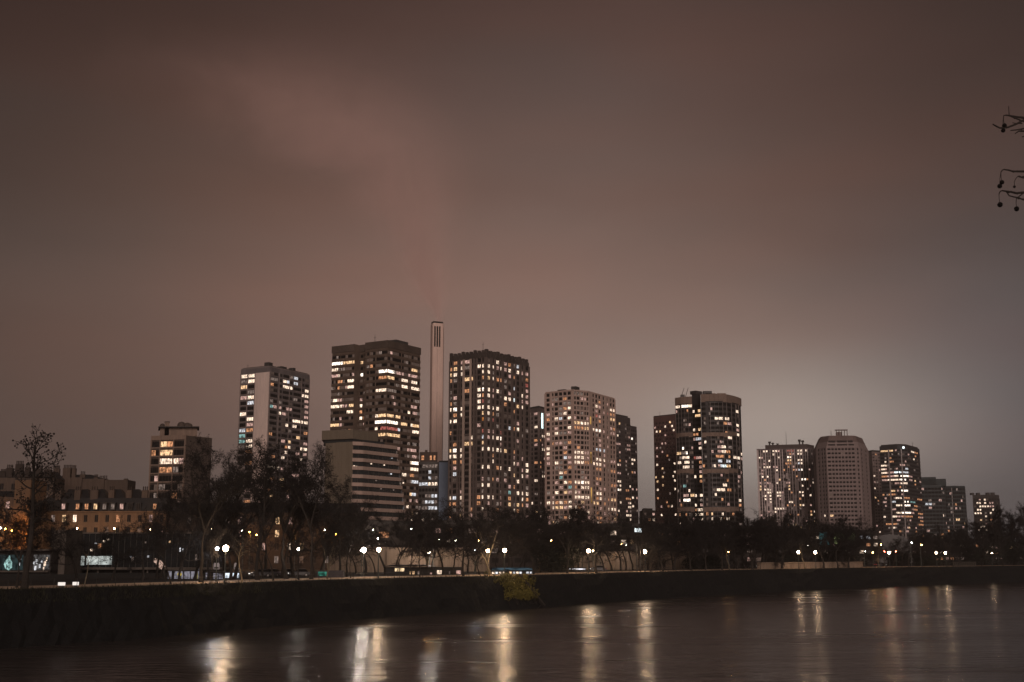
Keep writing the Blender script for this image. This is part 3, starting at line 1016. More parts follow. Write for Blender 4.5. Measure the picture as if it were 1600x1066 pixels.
# --- I: broad tower with irregular white fins
wi = surf("white_fin", (.56, .47, .46), var=.2, streak=True)
wi2 = surf("mauve_wall", (.125, .10, .102), var=.3)
zI = TOP
b, P = tower("tower_block", "broad tower with irregular pale vertical fins and a setback roof, beside the tapered tower", "tower block", (1182.2, 701.8), (1266, 699.6), (1274.5, 702.5))
b.wall.prism(P, GROUND, zI, wi2)
rnd = random.Random(8)
pat = [('p', 1.5)]
for k in range(21):
    pat += [('w', 1.25), (rnd.choice('ppq'), rnd.choice((.5, .7, 1.0)))]
b.facade(P[0], P[1], GROUND + 4, zI - 1.0, 2.8, pat, wh=1.6, sill=.7, relief={'p': wi, 'q': wi2}, slab=wi2, slab_h=.7, pd=.5, sd=.2, bars=0)
U = (P[1] - P[0]).normalized()
n = Vector((U.y, -U.x))
L = (P[1] - P[0]).length
pn = b.part("facade_panel")
for k in range(46):
    u = rnd.randrange(21) * L / 21.6 + 1.2
    z0 = rnd.uniform(GROUND + 10, zI - 24)
    pn.fbox(P[0], U, n, u, u + rnd.choice((1.1, 2.1)), z0, z0 + rnd.choice((2.6, 5.4, 8.2, 14)), -.05, .42, wi)
b.facade(P[1], P[2], GROUND + 4, zI - 1.0, 2.8, [('b', 2), ('w', 1.2), ('b', 3), ('w', 1.2), ('b', 3)], wh=1.4, sill=.9, slab=None, bars=0)
rf = b.part("roof")
Pi = [P[0].lerp(P[1], .17), P[0].lerp(P[1], .95), P[2].lerp(P[1], .2), P[3].lerp(P[2], .1)]
Pi = [q + Vector((0, 1.5)) for q in Pi]
rf.prism(Pi, zI, zI + 3.4, surf("roof_band_mauve", (.085, .065, .062)))
for f, h in ((.27, 3.4), (.33, 2.3), (.42, 1.5), (.83, 4.5), (.89, 3.6)):
    q = P[0].lerp(P[1], f) + Vector((0, 5))
    rf.lathe((q.x, q.y, zI + 3.3), [(.7, 0), (.7, h * .55), (1.3, h * .6), (1.3, h)], 8, ROOFM)
mast(b, P[0].lerp(P[1], .585) + Vector((0, 5)), zI + 3.4, 12, .2)
b.lit = runs("135-180,258,w 235-265,258,w 282-310,258,p 385-465,245,r 500-565,243,w 585-612,243,w 88-100,303,w 240-250,295,w 285-315,330,w 440-460,285,p 510-555,285,w 395-415,322,W 430-450,322,w 175-188,375,w 405-425,365,y 395-425,395,o 515-560,353,w 512-528,385,c 545-565,385,w 140-200,440,w 225-270,435,p 260-275,468,w 445-465,462,o 480-490,465,p 520-535,462,c 545-568,460,W 105-115,545,w 150-190,543,w 260-272,540,y 290-312,578,y 518-535,570,p 562-588,572,W 150-200,615,p 255-285,612,w 380-420,608,p 565-585,605,w 655-668,600,w 72-85,655,y 72-86,690,y 145-165,655,p 145-210,688,w 408-424,650,y 445-455,685,o 270-330,718,w 535-565,715,w 265-310,750,w 575-585,750,w 650-668,745,w 148-165,758,w 200-212,758,w 145-165,795,w 200-212,795,w 265-280,825,w 425-445,825,w 460-480,860,o 535-555,857,y 565-575,857,w 648-660,857,p 285-345,895,w 430-445,938,o 350-362,935,w", 1175, 670, 7.105)
b.blind, b.stray = .12, .15
b.finish()

# --- J: pinkish tower with tapered top and unlit square windows
wj = surf("pinkish_concrete", (.245, .19, .183), var=.14, streak=True)
wj2 = surf("pinkish_roof", (.15, .108, .10), var=.2)
pts = [(1275.5, 1014), (1292, 1002), (1337, 1000), (1344, 1003), (1357.3, 1030)]
Q = [V2(at(x, 720, y)) for x, y in pts]
cz = lambda py, Y=1003: EYE + (868.7 - py) / F * Y
Q2 = Q + [Q[4] + Vector((-6, 16)), Q[0] + Vector((4, 26))]
zJ = cz(702)
zJt = cz(683)
b = Building("tower_block", "tall pinkish tower with a tapered top and rows of unlit square windows", "tower block", ((Q[0].x + Q[4].x) / 2, 1020, GROUND), "tower blocks beyond the river")
b.wall.prism(Q2, GROUND, zJ, wj)
cen = sum(Q2, Vector((0, 0))) / len(Q2)
T1 = [q + (cen - q) * .10 for q in Q2]
T2 = [q + (cen - q) * .21 for q in Q2]
rf = b.part("roof")
rf.prism(Q2, zJ, cz(693), wj, top=T1, bottom=False)
rf.prism(T1, cz(693), zJt, wj2, top=T2, bottom=False)
kw = dict(wh=1.8, sill=.8, relief={'p': wj}, slab=wj, slab_h=1.25, pd=.32, sd=.26, bars=0)
b.facade(Q[0], Q[1], GROUND + 4, zJ, 3.3, [('p', 2), ('w', 1.4), ('p', 2), ('w', 1.4), ('p', 1), ('w', 1.4), ('p', 1)], **kw)
b.facade(Q[1], Q[2], GROUND + 4, zJ, 3.3, [('p', .8), ('w', 2.8), ('p', .9)] + [('w', 2.1), ('p', .95)] * 6 + [('w', 2.4), ('p', .8)], **kw)
b.facade(Q[2], Q[3], GROUND + 4, zJ, 3.3, [('p', 1.2), ('w', 1.4), ('p', 1.2)], **kw)
b.facade(Q[3], Q[4], GROUND + 4, zJ, 3.3, [('p', 3.0), ('w', 3.0), ('p', 6)] * 2, **kw)
dm = b.part("dormer_strip")
for (f0_, f1_, py) in ((.03, .30, 698.2), (.36, .74, 698.2), (.79, .99, 698.2), (.03, .30, 692.6), (.36, .74, 692.6), (.79, .97, 692.6)):
    k = .05 if py > 695 else .105
    a, q = T1[1].lerp(Q[1], 1 - k / .1) if k < .1 else T1[1], T1[2].lerp(Q[2], 1 - k / .1) if k < .1 else T1[2]
    U = (q - a)
    LL = U.length
    U.normalize()
    dm.fbox(a, U, Vector((U.y, -U.x)), LL * f0_, LL * f1_, cz(py) - .8, cz(py) + .8, -.9, .35, surf("dormer_dark", (.03, .024, .023)))
mx = b.part("roof_frame")
q0, q1 = T2[1].lerp(T2[2], .36) + Vector((0, 3)), T2[1].lerp(T2[2], .86) + Vector((0, 3))
U = (q1 - q0).normalized()
LL = (q1 - q0).length
n = Vector((U.y, -U.x))
for k in range(5):
    u = LL * k / 4.2
    mx.fbox(q0, U, n, u, u + .5, zJt - .1, zJt + 5.2, -.3, .3, wj2)
mx.fbox(q0, U, n, -.6, LL + .3, zJt + 4.6, zJt + 5.3, -2, .6, wj2)
mx.fbox(q0, U, n, LL * .06, LL * .5, zJt - .1, zJt + 3.4, -5, -1, wj)
mast(b, T2[1].lerp(T2[2], .12) + Vector((0, 2)), zJt, 4.5, .25)
b.lit = runs("1062-1075,160,c 690-702,505,w", 1175, 670, 7.105)
b.blind, b.stray, b.faint = .03, .05, .0
b.finish()

# --- block between the tapered tower and the lit one
wk0 = surf("mauve_brown_wall", (.20, .155, .148), var=.2)
b, P = tower("tower_block", "plain mauve block standing in the gap between the tapered tower and the brightly lit one", "tower block", (1350, 708), (1362, 706.2), (1384, 707.5), z1=TOP + 4)
b.wall.prism(P, GROUND, TOP + 4, wk0)
b.facade(P[1], P[2], GROUND + 4, TOP + 3, 2.9, [('p', .5), ('w', 1.6), ('p', 1.0), ('w', 1.6), ('p', 1.4), ('w', 1.4), ('p', 1.6), ('w', 1.8), ('p', 1.0), ('w', 1.6), ('p', .5)], wh=1.4, sill=.9, relief={'p': wk0}, slab=wk0, slab_h=1, pd=.3, sd=.22)
b.part("roof").prism(inset(P, 3), TOP + 4, TOP + 6, ROOFM)
b.lit = runs("1275-1290,535,w 1330-1345,530,w 1360-1385,670,w 1340-1355,763,w 1370-1385,765,y 1395-1420,795,o 1360-1385,605,p", 1175, 670, 7.105)
b.stray = .12
b.finish()

# --- K: dark banded tower with two pale strips
wk = surf("dark_band_wall", (.045, .042, .045), var=.3)
wk2 = surf("grey_spandrel", (.075, .068, .070), var=.3)
wks = surf("pale_strip", (.33, .29, .28), var=.15)
L_, C1, C2, R_ = [V2(atz(x, y, TOP)) for x, y in ((1374, 697.6), (1402, 695.6), (1417, 696.2), (1436.5, 701.6))]
P = [L_, C1, C2, R_, R_ + Vector((-14, 18)), L_ + Vector((8, 20))]
b = Building("tower_block", "dark banded tower with two thin pale strips and many lit windows", "tower block", ((L_.x + R_.x) / 2, (L_.y + R_.y) / 2, GROUND), "tower blocks beyond the river")
b.wall.prism(P, GROUND, TOP, wk)
kw = dict(wh=1.5, sill=.9, relief={'l': wks, 'p': wk}, slab=wk2, slab_h=1.1, pd=.4, sd=.3, bars=0)
b.facade(L_, C1, GROUND + 4, TOP - 3, 3.05, [('b', .5)] + [('w', 1.35)] * 4 + [('l', .9)] + [('w', 1.35)] * 4 + [('b', .5)], **kw)
b.facade(C1, C2, GROUND + 4, TOP - 3, 3.05, [('w', 1.4)] * 2 + [('l', .9)] + [('w', 1.4)] * 4, **kw)
b.facade(C2, R_, GROUND + 4, TOP - 3, 3.05, [('b', .5)] + [('w', 2.1), ('b', .5)] * 7, **kw)
rf = b.part("roof")
rf.prism(inset(P, 2.0), TOP, TOP + 1.2, ROOFM)
q = L_.lerp(C1, .95)
lampb = b.part("roof_lamp")
lampb.ball((V2(at(1405.5, 699.5, L_.y - 3)).x, C1.y - 1.2, TOP - 2.2), 1.0, glow("roof_lamp_cool", (.85, 1, 1), 3, vary=False))
mast(b, C2.lerp(R_, .55) + Vector((0, 3)), TOP, 5, .2)
b.lit = runs("160-210,165,y 225-275,162,y 245-270,228,o 240-280,258,o 205-215,265,w 180-215,292,w 360-405,290,p 175-200,328,w 465-490,145,w 500-530,190,o 480-490,245,w 240-290,355,y 305-345,352,C 365-430,352,c 165-228,390,w 240-290,387,p 175-215,420,o 305-350,418,w 365-440,415,W 450-475,425,p 175-230,455,p 245-295,450,w 305-355,485,p 370-430,485,w 490-505,460,y 275-300,548,y 365-430,548,W 330-350,545,p 175-205,585,o 250-300,582,o 315-360,612,w 380-440,612,o 180-210,650,p 260-305,650,c 465-495,652,t 520-560,632,o 315-370,678,w 385-445,675,W 500-520,715,o 290-310,715,p 320-370,775,w 385-465,775,W 470-495,745,p 275-310,808,w 385-470,810,o 320-370,812,p 200-215,810,w 220-318,878,o 565-590,765,w 540-570,790,o 545-570,825,p 545-575,860,o 545-580,890,o 400-430,938,p", 1350, 680, 6.273)
b.stray = .1
b.finish()

# --- M: two low dark glass blocks at the right
wm = surf("teal_grey_glass", (.042, .052, .055), rough=.5, var=.3, spec=.15)
wm2 = surf("teal_grey_line", (.085, .092, .096), var=.2)


def glassblock(label, L, C, R, Y, py, lits, tops, pale=None):
    z1 = EYE + (868.7 - py) / F * Y
    P = rect(at(L, py, Y + 6), at(C, py, Y), at(R, py, Y + 5))
    P[3] = P[3] + Vector((0, 25))
    c = (P[0] + P[2]) / 2
    b = Building("office_block", label, "office block", (c.x, c.y, GROUND), "office blocks beyond the river")
    b.wall.prism(P, GROUND, z1, wm)
    pat = [('w', 2.4), ('p', .3)] * 8
    if pale:
        pat = [('w', 2.4), ('p', .3)] * pale + [('l', 1.2)] + [('w', 2.4), ('p', .3)] * (8 - pale)
    kw = dict(wh=1.9, sill=.8, relief={'p': wm2, 'l': wks}, slab=wm2, slab_h=.8, pd=.15, sd=.25, bars=0)
    b.facade(P[0], P[1], GROUND + 4, z1 - 1, 3.3, pat, **kw)
    b.facade(P[1], P[2], GROUND + 4, z1 - 1, 3.3, [('w', 2.4), ('p', .3)] * 4, **kw)
    rf = b.part("roof")
    for (f, w, py2) in tops:
        box_on(rf, P[0].lerp(P[1], f) + Vector((0, 8)), (P[1] - P[0]).normalized(), w, 12, z1, EYE + (868.7 - py2) / F * Y, wm)
    crown_rail(rf, P[:3], z1, wm2, .6)
    b.lit = lits
    b.blind, b.stray = .0, .1
    b.finish()


glassblock("low dark glass office block with a stepped roof, next after the brightly lit banded tower", 1428, 1471, 1476, 1100, 761.5, runs("612-648,688,c 630-650,645,d 770-785,800,w 680-690,690,d 770-780,570,d", 1350, 680, 6.273), [(.38, 25, 747.5), (.72, 26, 750.5)])
glassblock("low dark glass office block with a pale corner strip and flat roof", 1477, 1503, 1508, 1106, 762.5, runs("908-920,832,y 930-943,832,y 830-840,690,d 850-860,720,d 850-862,755,d", 1350, 680, 6.273), [(.5, 14, 761)], pale=3)

# --- L: small dark tower at the far right
wll = surf("dusk_brown", (.060, .052, .050), var=.3)
z1 = EYE + (868.7 - 775) / F * 1150
P = rect(at(1519.5, 775, 1158), at(1553, 775, 1150), at(1561, 775, 1160))
c = (P[0] + P[2]) / 2
b = Building("tower_block", "small dark tower with notched roof corners, standing alone beyond the office blocks", "tower block", (c.x, c.y, GROUND), "tower blocks beyond the river")
b.wall.prism(P, GROUND, z1, wll)
kw = dict(wh=1.6, sill=.8, relief={'p': wll}, slab=wll, slab_h=.9, pd=.4, sd=.25, bars=0)
b.facade(P[0], P[1], GROUND + 4, z1 - 3, 3.0, [('p', 1)] + [('w', 1.6), ('p', .7)] * 8, **kw)
b.facade(P[1], P[2], GROUND + 4, z1 - 3, 3.0, [('p', 1)] + [('w', 2.0), ('p', 1.2)] * 3, **kw)
rf = b.part("roof")
for f in (.02, .30, .75, .98):
    box_on(rf, P[0].lerp(P[1], f) + Vector((0, 2)), Vector((1, 0)), 3, 3, z1, z1 + 2.0, wll)
b.lit = runs("1112-1145,660,w 1168-1180,658,w 1190-1205,658,w 1228-1245,660,t 1120-1145,685,w 1168-1185,685,w 1230-1262,682,p 1098-1152,752,w 1200-1210,752,w 1235-1250,752,w 1270-1290,730,w 1130-1160,835,y 1240-1260,840,o 1280-1295,868,o 1140-1150,890,w 1180-1195,888,w 1110-1128,937,w 1185-1200,935,w 1255-1275,890,o", 1350, 680, 6.273)
b.finish()

# ------------------------------------------------------------------ mid-rise with lit flats, upper left
Zp = lambda py, Y: EYE + (868.7 - py) / F * Y
wq = surf("render_beige", (.20, .142, .112), var=.2, streak=True)
wqd = surf("render_shade_brown", (.075, .056, .047), var=.25)
zq = Zp(684, 420)
P = rect(at(236.8, 684, 423), at(291.5, 684, 419), at(331, 684, 428))
P[3] += Vector((0, 9))
c = (P[0] + P[2]) / 2
b = Building("apartment_block", "mid-rise apartment block with a rooftop penthouse and amber windows, rising over the trees", "apartment block", (c.x, c.y, GROUND))
b.wall.prism(P, GROUND, zq, wqd)
b.facade(P[0], P[1], GROUND + 2, zq - 1.3, 2.85, [('p', .35), ('w', 1.3), ('w', 1.3), ('p', .25), ('w', 2.1), ('w', 2.1), ('p', .3), ('w', 1.7), ('w', 1.7), ('p', .5)], wh=1.9, sill=.6, relief={'p': wq}, slab=wq, slab_h=.42, pd=.45, sd=.4)
b.wall.fbox(P[0], (P[1] - P[0]).normalized(), Vector((0, -1)), 0.02, (P[1] - P[0]).length - .02, zq - 1.28, zq + .3, -.1, .5, wq)
b.wall.fbox(P[1], (P[2] - P[1]).normalized(), Vector(((P[2] - P[1]).y, -(P[2] - P[1]).x)).normalized(), 0.1, (P[2] - P[1]).length - .02, zq - 14, zq + .05, -.1, .2, wqd)
ph = b.part("penthouse")
Ux = Vector((1, .05)).normalized()
pc = lambda px, Y=424: V2(at(px, 676, Y))
ph.prism([pc(250), pc(308), pc(308, 432), pc(250, 432)], zq, Zp(671, 424), wq)
ph.prism([pc(247, 422), pc(311, 422), pc(311, 434), pc(247, 434)], Zp(671, 424), Zp(669.6, 424), ROOFM)
cm = b.part("chimney")
cm.prism([pc(257), pc(264), pc(264, 427), pc(257, 427)], Zp(683.5, 424), Zp(662, 424), wq)
cm.prism([pc(256.4, 423.8), pc(264.6, 423.8), pc(264.6, 427.3), pc(256.4, 427.3)], Zp(662.2, 424), Zp(661, 424), wqd)
for px, s in ((252, 3), (282, 5), (291, 4), (295, 3)):
    rt = b.part("roof_plant")
    rt.ball((pc(px).x, pc(px).y + 1, Zp(668, 424)), s * .32, wqd, 7, 5)
    rt.tube([(pc(px).x, pc(px).y + 1, zq), (pc(px).x, pc(px).y + 1, Zp(668, 424))], [.3, .3], 5, wqd)
b.lit = runs("248-330,430,y 350-430,425,o 145-172,545,o 245-330,535,y 340-418,540,y 250-325,650,w 360-415,650,w 465-522,650,w 560-590,640,p 225-300,875,o 340-405,865,o", 225, 650, 9.694)
b.blind, b.stray = .1, .1
b.finish()

# ------------------------------------------------------------------ office with terraces widening downwards
ws = surf("terrace_spandrel", (.37, .272, .232), var=.12, streak=True)
wst = surf("terrace_olive", (.150, .122, .092), var=.15, streak=True)
zt = Zp(673.5, 400)
Cn = V2(at(551.5, 673.5, 400))
Ln = V2(at(503, 675.8, 404.5))
Bn = V2(at(568, 692, 402))
En = V2(at(621, 698, 417))
Tn = V2(at(591, 679.5, 411))
inw = Vector((-.1, 1)).normalized()
b = Building("office_block", "office block with pale horizontal bands that step outwards towards the ground, beneath the brown tower", "office block", (Bn.x, Bn.y + 8, GROUND))
dk = surf("band_glass", (.02, .024, .026), rough=.15, var=.3, spec=.5)
b.wall.prism([Ln + Vector((1.2, .8)), Cn + Vector((.3, .6)), Bn + Vector((0, .6)), En + Vector((-1.5, .5)), En + Vector((-3, 14)), Ln + Vector((6, 16))], GROUND, Zp(692, 400) - .1, wst)
tp = b.part("rooftop_block")
tp.prism([Ln, Cn, Tn, Tn + inw * 12, Ln + inw * 14], Zp(688, 400), zt, wst)
gp = b.part("rooftop_recess")
gp.prism([Ln + Vector((.6, .9)), Cn + Vector((.2, .9)), Tn + Vector((2, 1.5)), Tn + inw * 11, Ln + inw * 12], Zp(692, 400) - .2, Zp(688, 400), dk)
fh = 2.68
for k in range(13):
    za = Zp(692, 400) - k * fh - 1.30
    grow_ = .62 * k
    e = En + (En - Bn).normalized() * grow_
    fr = [Cn + Vector((-.02, -.02 - .01 * k)), Bn + Vector((0, -.3)), e, e + inw * 9, Cn + inw * 9]
    sp = b.part("spandrel")
    sp.prism(fr, za, za + 1.18, ws)
    if k < 12:
        g2 = [Cn + Vector((.15, .4)), Bn + Vector((0, .35)), e + Vector((-.5, .45)), e + inw * 8, Cn + inw * 8]
        w = b.part("window")
        w.prism(g2, za - fh + 1.18, za, dk)
        for (a, q, cnt) in ((g2[0], g2[1], 2), (g2[1], g2[2], 7)):
            U = (q - a)
            LL = U.length
            U.normalize()
            for j in range(1, cnt):
                w.fbox(a, U, Vector((U.y, -U.x)), LL * j / cnt - .05, LL * j / cnt + .05, za - fh + 1.19, za - .01, -.05, .06, FRAME)
# a few lit rooms and small ceiling lamps behind the bands
for (px, py, c, s) in ((580, 724.8, 'w', .3), (600.5, 726.8, 'w', .25), (553, 728.3, 'w', .35), (557, 729, 'w', .3), (612.5, 716.2, 'c', .25), (611, 740.7, 'c', .3), (588, 751, 'd', .3), (615, 765.8, 'd', .25), (630, 754.6, 'w', .3), (595.5, 764, 'd', .25)):
    p = at(px, py, 402)
    t = (px - 551) / 70
    q = Cn.lerp(Bn, (px - 551.5) / 17) if px < 568 else Bn.lerp(En, (px - 568) / 53)
    p = at(px, py, q.y + .28)
    lb = b.part("ceiling_lamp")
    lb.box(p.x - s * .8, p.x + s * .8, p.y - .05, p.y + .3, p.z - s * .6, p.z + s * .6, LIT[c])
b.finish()

# ------------------------------------------------------------------ small office with cool light, and the blue slab beside it
wo = surf("office_grey", (.105, .095, .090), var=.2)
z1 = Zp(724, 600)
P = rect(at(649, 724, 603), at(685.5, 724, 600), at(687.5, 724, 604))
P[3] += Vector((0, 12))
c = (P[0] + P[2]) / 2
b = Building("office_block", "small grey office block with rows of white windows, at the chimney's foot", "office block", (c.x, c.y, GROUND))
b.wall.prism(P, GROUND, z1, wo)
b.facade(P[0], P[1], GROUND + 2, z1 - .8, 2.85, [('p', .4)] + [('w', 1.25), ('p', .25)] * 7 + [('p', .3)], wh=1.6, sill=.8, relief={'p': wo}, slab=wo, slab_h=.9, pd=.2, sd=.15, bars=0)
pt = b.part("penthouse")
Q = [V2(at(656, 712, 604)), V2(at(683.5, 712, 604)), V2(at(683.5, 712, 612)), V2(at(656, 712, 612))]
wpz = surf("penthouse_brown", (.085, .06, .05), var=.2)
pt.prism(Q, z1, Zp(709, 604), wpz)
pt.prism([V2(at(664, 712, 605)), V2(at(668, 712, 605)), V2(at(668, 712, 608)), V2(at(664, 712, 608))], Zp(709, 604), Zp(705.5, 604), wpz)
b.facade(Q[0], Q[1], z1 + .2, Zp(709, 604) - .4, 4.2, [('p', .5), ('w', .9), ('p', 1.8), ('w', .6), ('p', .6), ('w', .6), ('p', .6)], wh=2.2, sill=.9, bars=0)
b.lit = runs("145-175,215,o 265-275,220,o 290-300,220,o 335-350,225,w 170-230,305,d 245-325,310,d 240-260,390,c 240-260,460,c 125-230,525,c 235-345,525,w 180-260,665,d 265-330,665,c 150-200,735,d 205-270,735,c 300-330,735,d 95-200,810,d 210-340,810,c", 640, 690, 7.61)
b.blind, b.stray = .2, .2
b.finish()
bs = surf("blue_grey_panel", (.155, .195, .265), var=.08, scale=.3)
Q = [V2(at(686, 724, 592)), V2(at(701, 724, 591)), V2(at(702, 724, 600)), V2(at(687, 724, 601))]
sl = empty("stair_tower", (Q[0].x + 2, Q[0].y + 3, GROUND), "blank blue-grey slab tower wedged between the small office and the toothed dark tower", "tower")
m_ = MB()
m_.prism(Q, GROUND, Zp(725, 592), bs)
m_.build("wall", sl)
m_ = MB()
m_.prism([q + Vector((0, -.15)) for q in Q], Zp(725, 592), Zp(722.5, 592), surf("dark_cap", (.03, .03, .035)))
m_.build("roof", sl)

# ------------------------------------------------------------------ old houses on the left, lit by street lamps
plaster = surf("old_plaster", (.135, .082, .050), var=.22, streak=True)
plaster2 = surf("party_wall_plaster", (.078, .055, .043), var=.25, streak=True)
zinc = surf("zinc_roof", (.017, .016, .017), rough=.6, var=.3)
pots = surf("chimney_pot", (.035, .025, .021), var=.3)


def chimney(parent, px, y, z0, z1, wpx, mat, npots=4):
    m = MB()
    a, q = at(px - wpx / 2, 770, y), at(px + wpx / 2, 770, y)
    m.box(a.x, q.x, y, y + 1.1, z0, z1, mat)
    for k in range(npots):
        x = a.x + (q.x - a.x) * (k + .5) / npots
        m.lathe((x, y + .5, z1 - .02), [(.2, 0), (.16, .5), (.2, .95), (.1, 1.2)], 6, pots)
    return m.build("chimney", parent)


Y0 = 372
b = Building("town_house", "old town house with mansard roof, stone chimneys and small lit dormers, its front glowing orange", "town house", (-120, Y0 + 6, GROUND))
a, q = V2(at(59, 800, Y0 + 2)), V2(at(262, 800, Y0))
ze, zr = Zp(800.5, Y0), Zp(764, Y0 + 3)
dep = Vector((0, 11))
b.wall.prism([a, q, q + dep, a + dep], GROUND, ze, plaster)
b.facade(a, q, ze - 15.2, ze - .3, 3.7, [('b', 1.1), ('w', 1.15), ('b', 1.3)] * 12, wh=2.1, sill=.8, slab=None, bars=1)
U = (q - a).normalized()
n = Vector((U.y, -U.x))
LL = (q - a).length
b.wall.fbox(a, U, n, 0, LL, ze - .35, ze + .05, -.1, .45, plaster)
b.wall.fbox(a, U, n, 0, LL, ze - 7.75, ze - 7.5, -.1, .3, plaster)
rf = b.part("roof")
rf.prism([a + n * .1, q + n * .1, q + dep, a + dep], ze + .05, Zp(780, Y0 + 1), zinc, top=[a - n * 1.5, q - n * 1.5, q + dep + n * 1.5, a + dep + n * 1.5])
# the four pitched bays above, with a chimney between each
xs = [96, 118, 142, 168, 196, 225]
for x0, x1 in zip(xs, xs[1:]):
    A, B_ = V2(at(x0 + 2, 780, Y0 + 3)), V2(at(x1 - 1, 780, Y0 + 3))
    z0_, z1_ = Zp(780, Y0 + 1) - .05, Zp(766, Y0 + 3)
    rf.prism([A, B_, B_ + Vector((0, 7)), A + Vector((0, 7))], z0_, z1_, zinc, top=[A.lerp(B_, .12) + Vector((0, 3)), A.lerp(B_, .5) + Vector((0, 3)), A.lerp(B_, .5) + Vector((0, 5)), A.lerp(B_, .12) + Vector((0, 5))])
for px in (91, 121, 147, 174, 201, 226):
    chimney(b.root, px, Y0 + 2.5, Zp(783, Y0), Zp(767.5, Y0), 9 if px != 147 else 12, plaster2, 3)
for (px, c) in ((68, 'd'), (99, 'p'), (121, 'o'), (135, 'o'), (149, 'y'), (163, 'd'), (176, 'd'), (190, 'p'), (203, None), (216, None), (242, 'o')):
    dm = MB()
    p = at(px, 793, Y0 - .1)
    dm.box(p.x - .75, p.x + .75, p.y, p.y + 2, Zp(798.5, Y0), Zp(788.5, Y0), zinc)
    dm.box(p.x - .85, p.x + .85, p.y - .15, p.y + 2, Zp(788.5, Y0), Zp(787.3, Y0), zinc)
    d = dm.build("dormer", b.root)
    dm = MB()
    dm.box(p.x - .5, p.x + .5, p.y - .05, p.y + .1, Zp(797.5, Y0), Zp(789.3, Y0), LIT[c] if c else GLASS)
    dm.box(p.x - .04, p.x + .04, p.y - .1, p.y - .04, Zp(797.5, Y0), Zp(789.3, Y0), FRAME)
    dm.build("window", d)
b.lit = runs("300-325,830,W 372-398,835,d 468-495,830,y 575-600,835,w", 0, 640, 4.846)
b.blind, b.stray = .15, .06
b.finish()

# block with blind party walls behind
Y1 = 430
b = Building("town_house", "blind party walls of a taller old house with chimney stacks, showing above the mansard roof", "town house", (-135, Y1 + 6, GROUND))
for (x0, x1, py, dy) in ((80, 128, 748.5, 0), (128, 163, 750.5, .5), (163, 200, 752, 1.0)):
    A, B_ = V2(at(x0, 750, Y1 + dy)), V2(at(x1, 750, Y1 + dy))
    b.wall.prism([A, B_, B_ + Vector((0, 10 - dy)), A + Vector((0, 10 - dy))], GROUND, Zp(py, Y1), plaster2)
rf = b.part("roof")
A, B_ = V2(at(84, 750, Y1 + 2)), V2(at(165, 750, Y1 + 2))
rf.prism([A, B_, B_ + Vector((0, 6)), A + Vector((0, 6))], Zp(752, Y1), Zp(743, Y1), zinc, top=[A + Vector((3, 2)), B_ + Vector((-6, 2)), B_ + Vector((-6, 4)), A + Vector((3, 4))])
for (px, py, w, k) in ((86, 728, 9, 5), (103, 727, 14, 6), (112, 727.5, 8, 4), (127, 737, 8, 3), (148, 742, 6, 3), (158, 744, 10, 4), (163, 743.5, 6, 2), (195, 748, 6, 2)):
    chimney(b.root, px, Y1 + 2.5, Zp(750, Y1), Zp(py + 6, Y1), w, plaster2, k)
b.finish()

# dark roofs farther left
Y2 = 400
b = Building("town_house", "tall dark old house with crowded chimney pots, beyond the clump-topped tree", "town house", (-168, Y2 + 6, GROUND))
A, B_ = V2(at(-60, 750, Y2)), V2(at(84, 750, Y2 + 5))
b.wall.prism([A, B_, B_ + Vector((0, 10)), A + Vector((0, 10))], GROUND, Zp(748, Y2), plaster2)
b.facade(A, B_, GROUND + 1, Zp(752, Y2), 3.5, [('b', 1.2), ('w', 1.2), ('b', 1.2)] * 8, wh=2.0, sill=.8, slab=None)
rf = b.part("roof")
rf.prism([A, B_, B_ + Vector((0, 10)), A + Vector((0, 10))], Zp(748, Y2), Zp(737, Y2), zinc, top=[A + Vector((1, 3)), B_ + Vector((-1, 3)), B_ + Vector((-1, 6)), A + Vector((1, 6))])
for (px, py, w, k) in ((2, 735, 8, 4), (12, 728, 10, 4), (27, 722, 12, 5), (40, 727, 8, 3), (58, 730, 9, 4), (72, 731, 12, 5)):
    chimney(b.root, px, Y2 + 2.5, Zp(747, Y2), Zp(py + 5, Y2), w, pots, k)
b.lit = [(9, 12, 800, 'o'), (64, 67, 741, 'd')]
b.finish()

# narrow house whose end wall glows orange
Y3 = 345
b = Building("town_house", "narrow old house whose tall end wall glows deep orange beside sodium lamps", "town house", (-140, Y3 + 5, GROUND))
A, B_ = V2(at(21, 790, Y3 + 1)), V2(at(46, 790, Y3))
b.wall.prism([A, B_, B_ + Vector((0, 12)), A + Vector((0, 12))], GROUND, Zp(752, Y3), plaster)
A2, B2 = V2(at(-70, 790, Y3 + 3)), V2(at(21, 790, Y3 + 3))
b.wall.prism([A2, B2, B2 + Vector((0, 9)), A2 + Vector((0, 9))], GROUND, Zp(778, Y3), plaster2)
b.facade(A2, B2, GROUND + 2, Zp(780, Y3), 3.4, [('b', 1.2), ('w', 1.1), ('b', 1.2)] * 5, wh=1.9, sill=.8, slab=None)
rf = b.part("roof")
rf.prism([A2, B2, B2 + Vector((0, 9)), A2 + Vector((0, 9))], Zp(778, Y3), Zp(768, Y3), zinc, top=[A2 + Vector((0, 3)), B2 + Vector((0, 3)), B2 + Vector((0, 6)), A2 + Vector((0, 6))])
rf.prism([A, B_, B_ + Vector((0, 12)), A + Vector((0, 12))], Zp(752, Y3), Zp(750.5, Y3), zinc)
b.lit = [(6, 10, 800, 'O'), (30, 34, 822, 'o')]
b.finish()

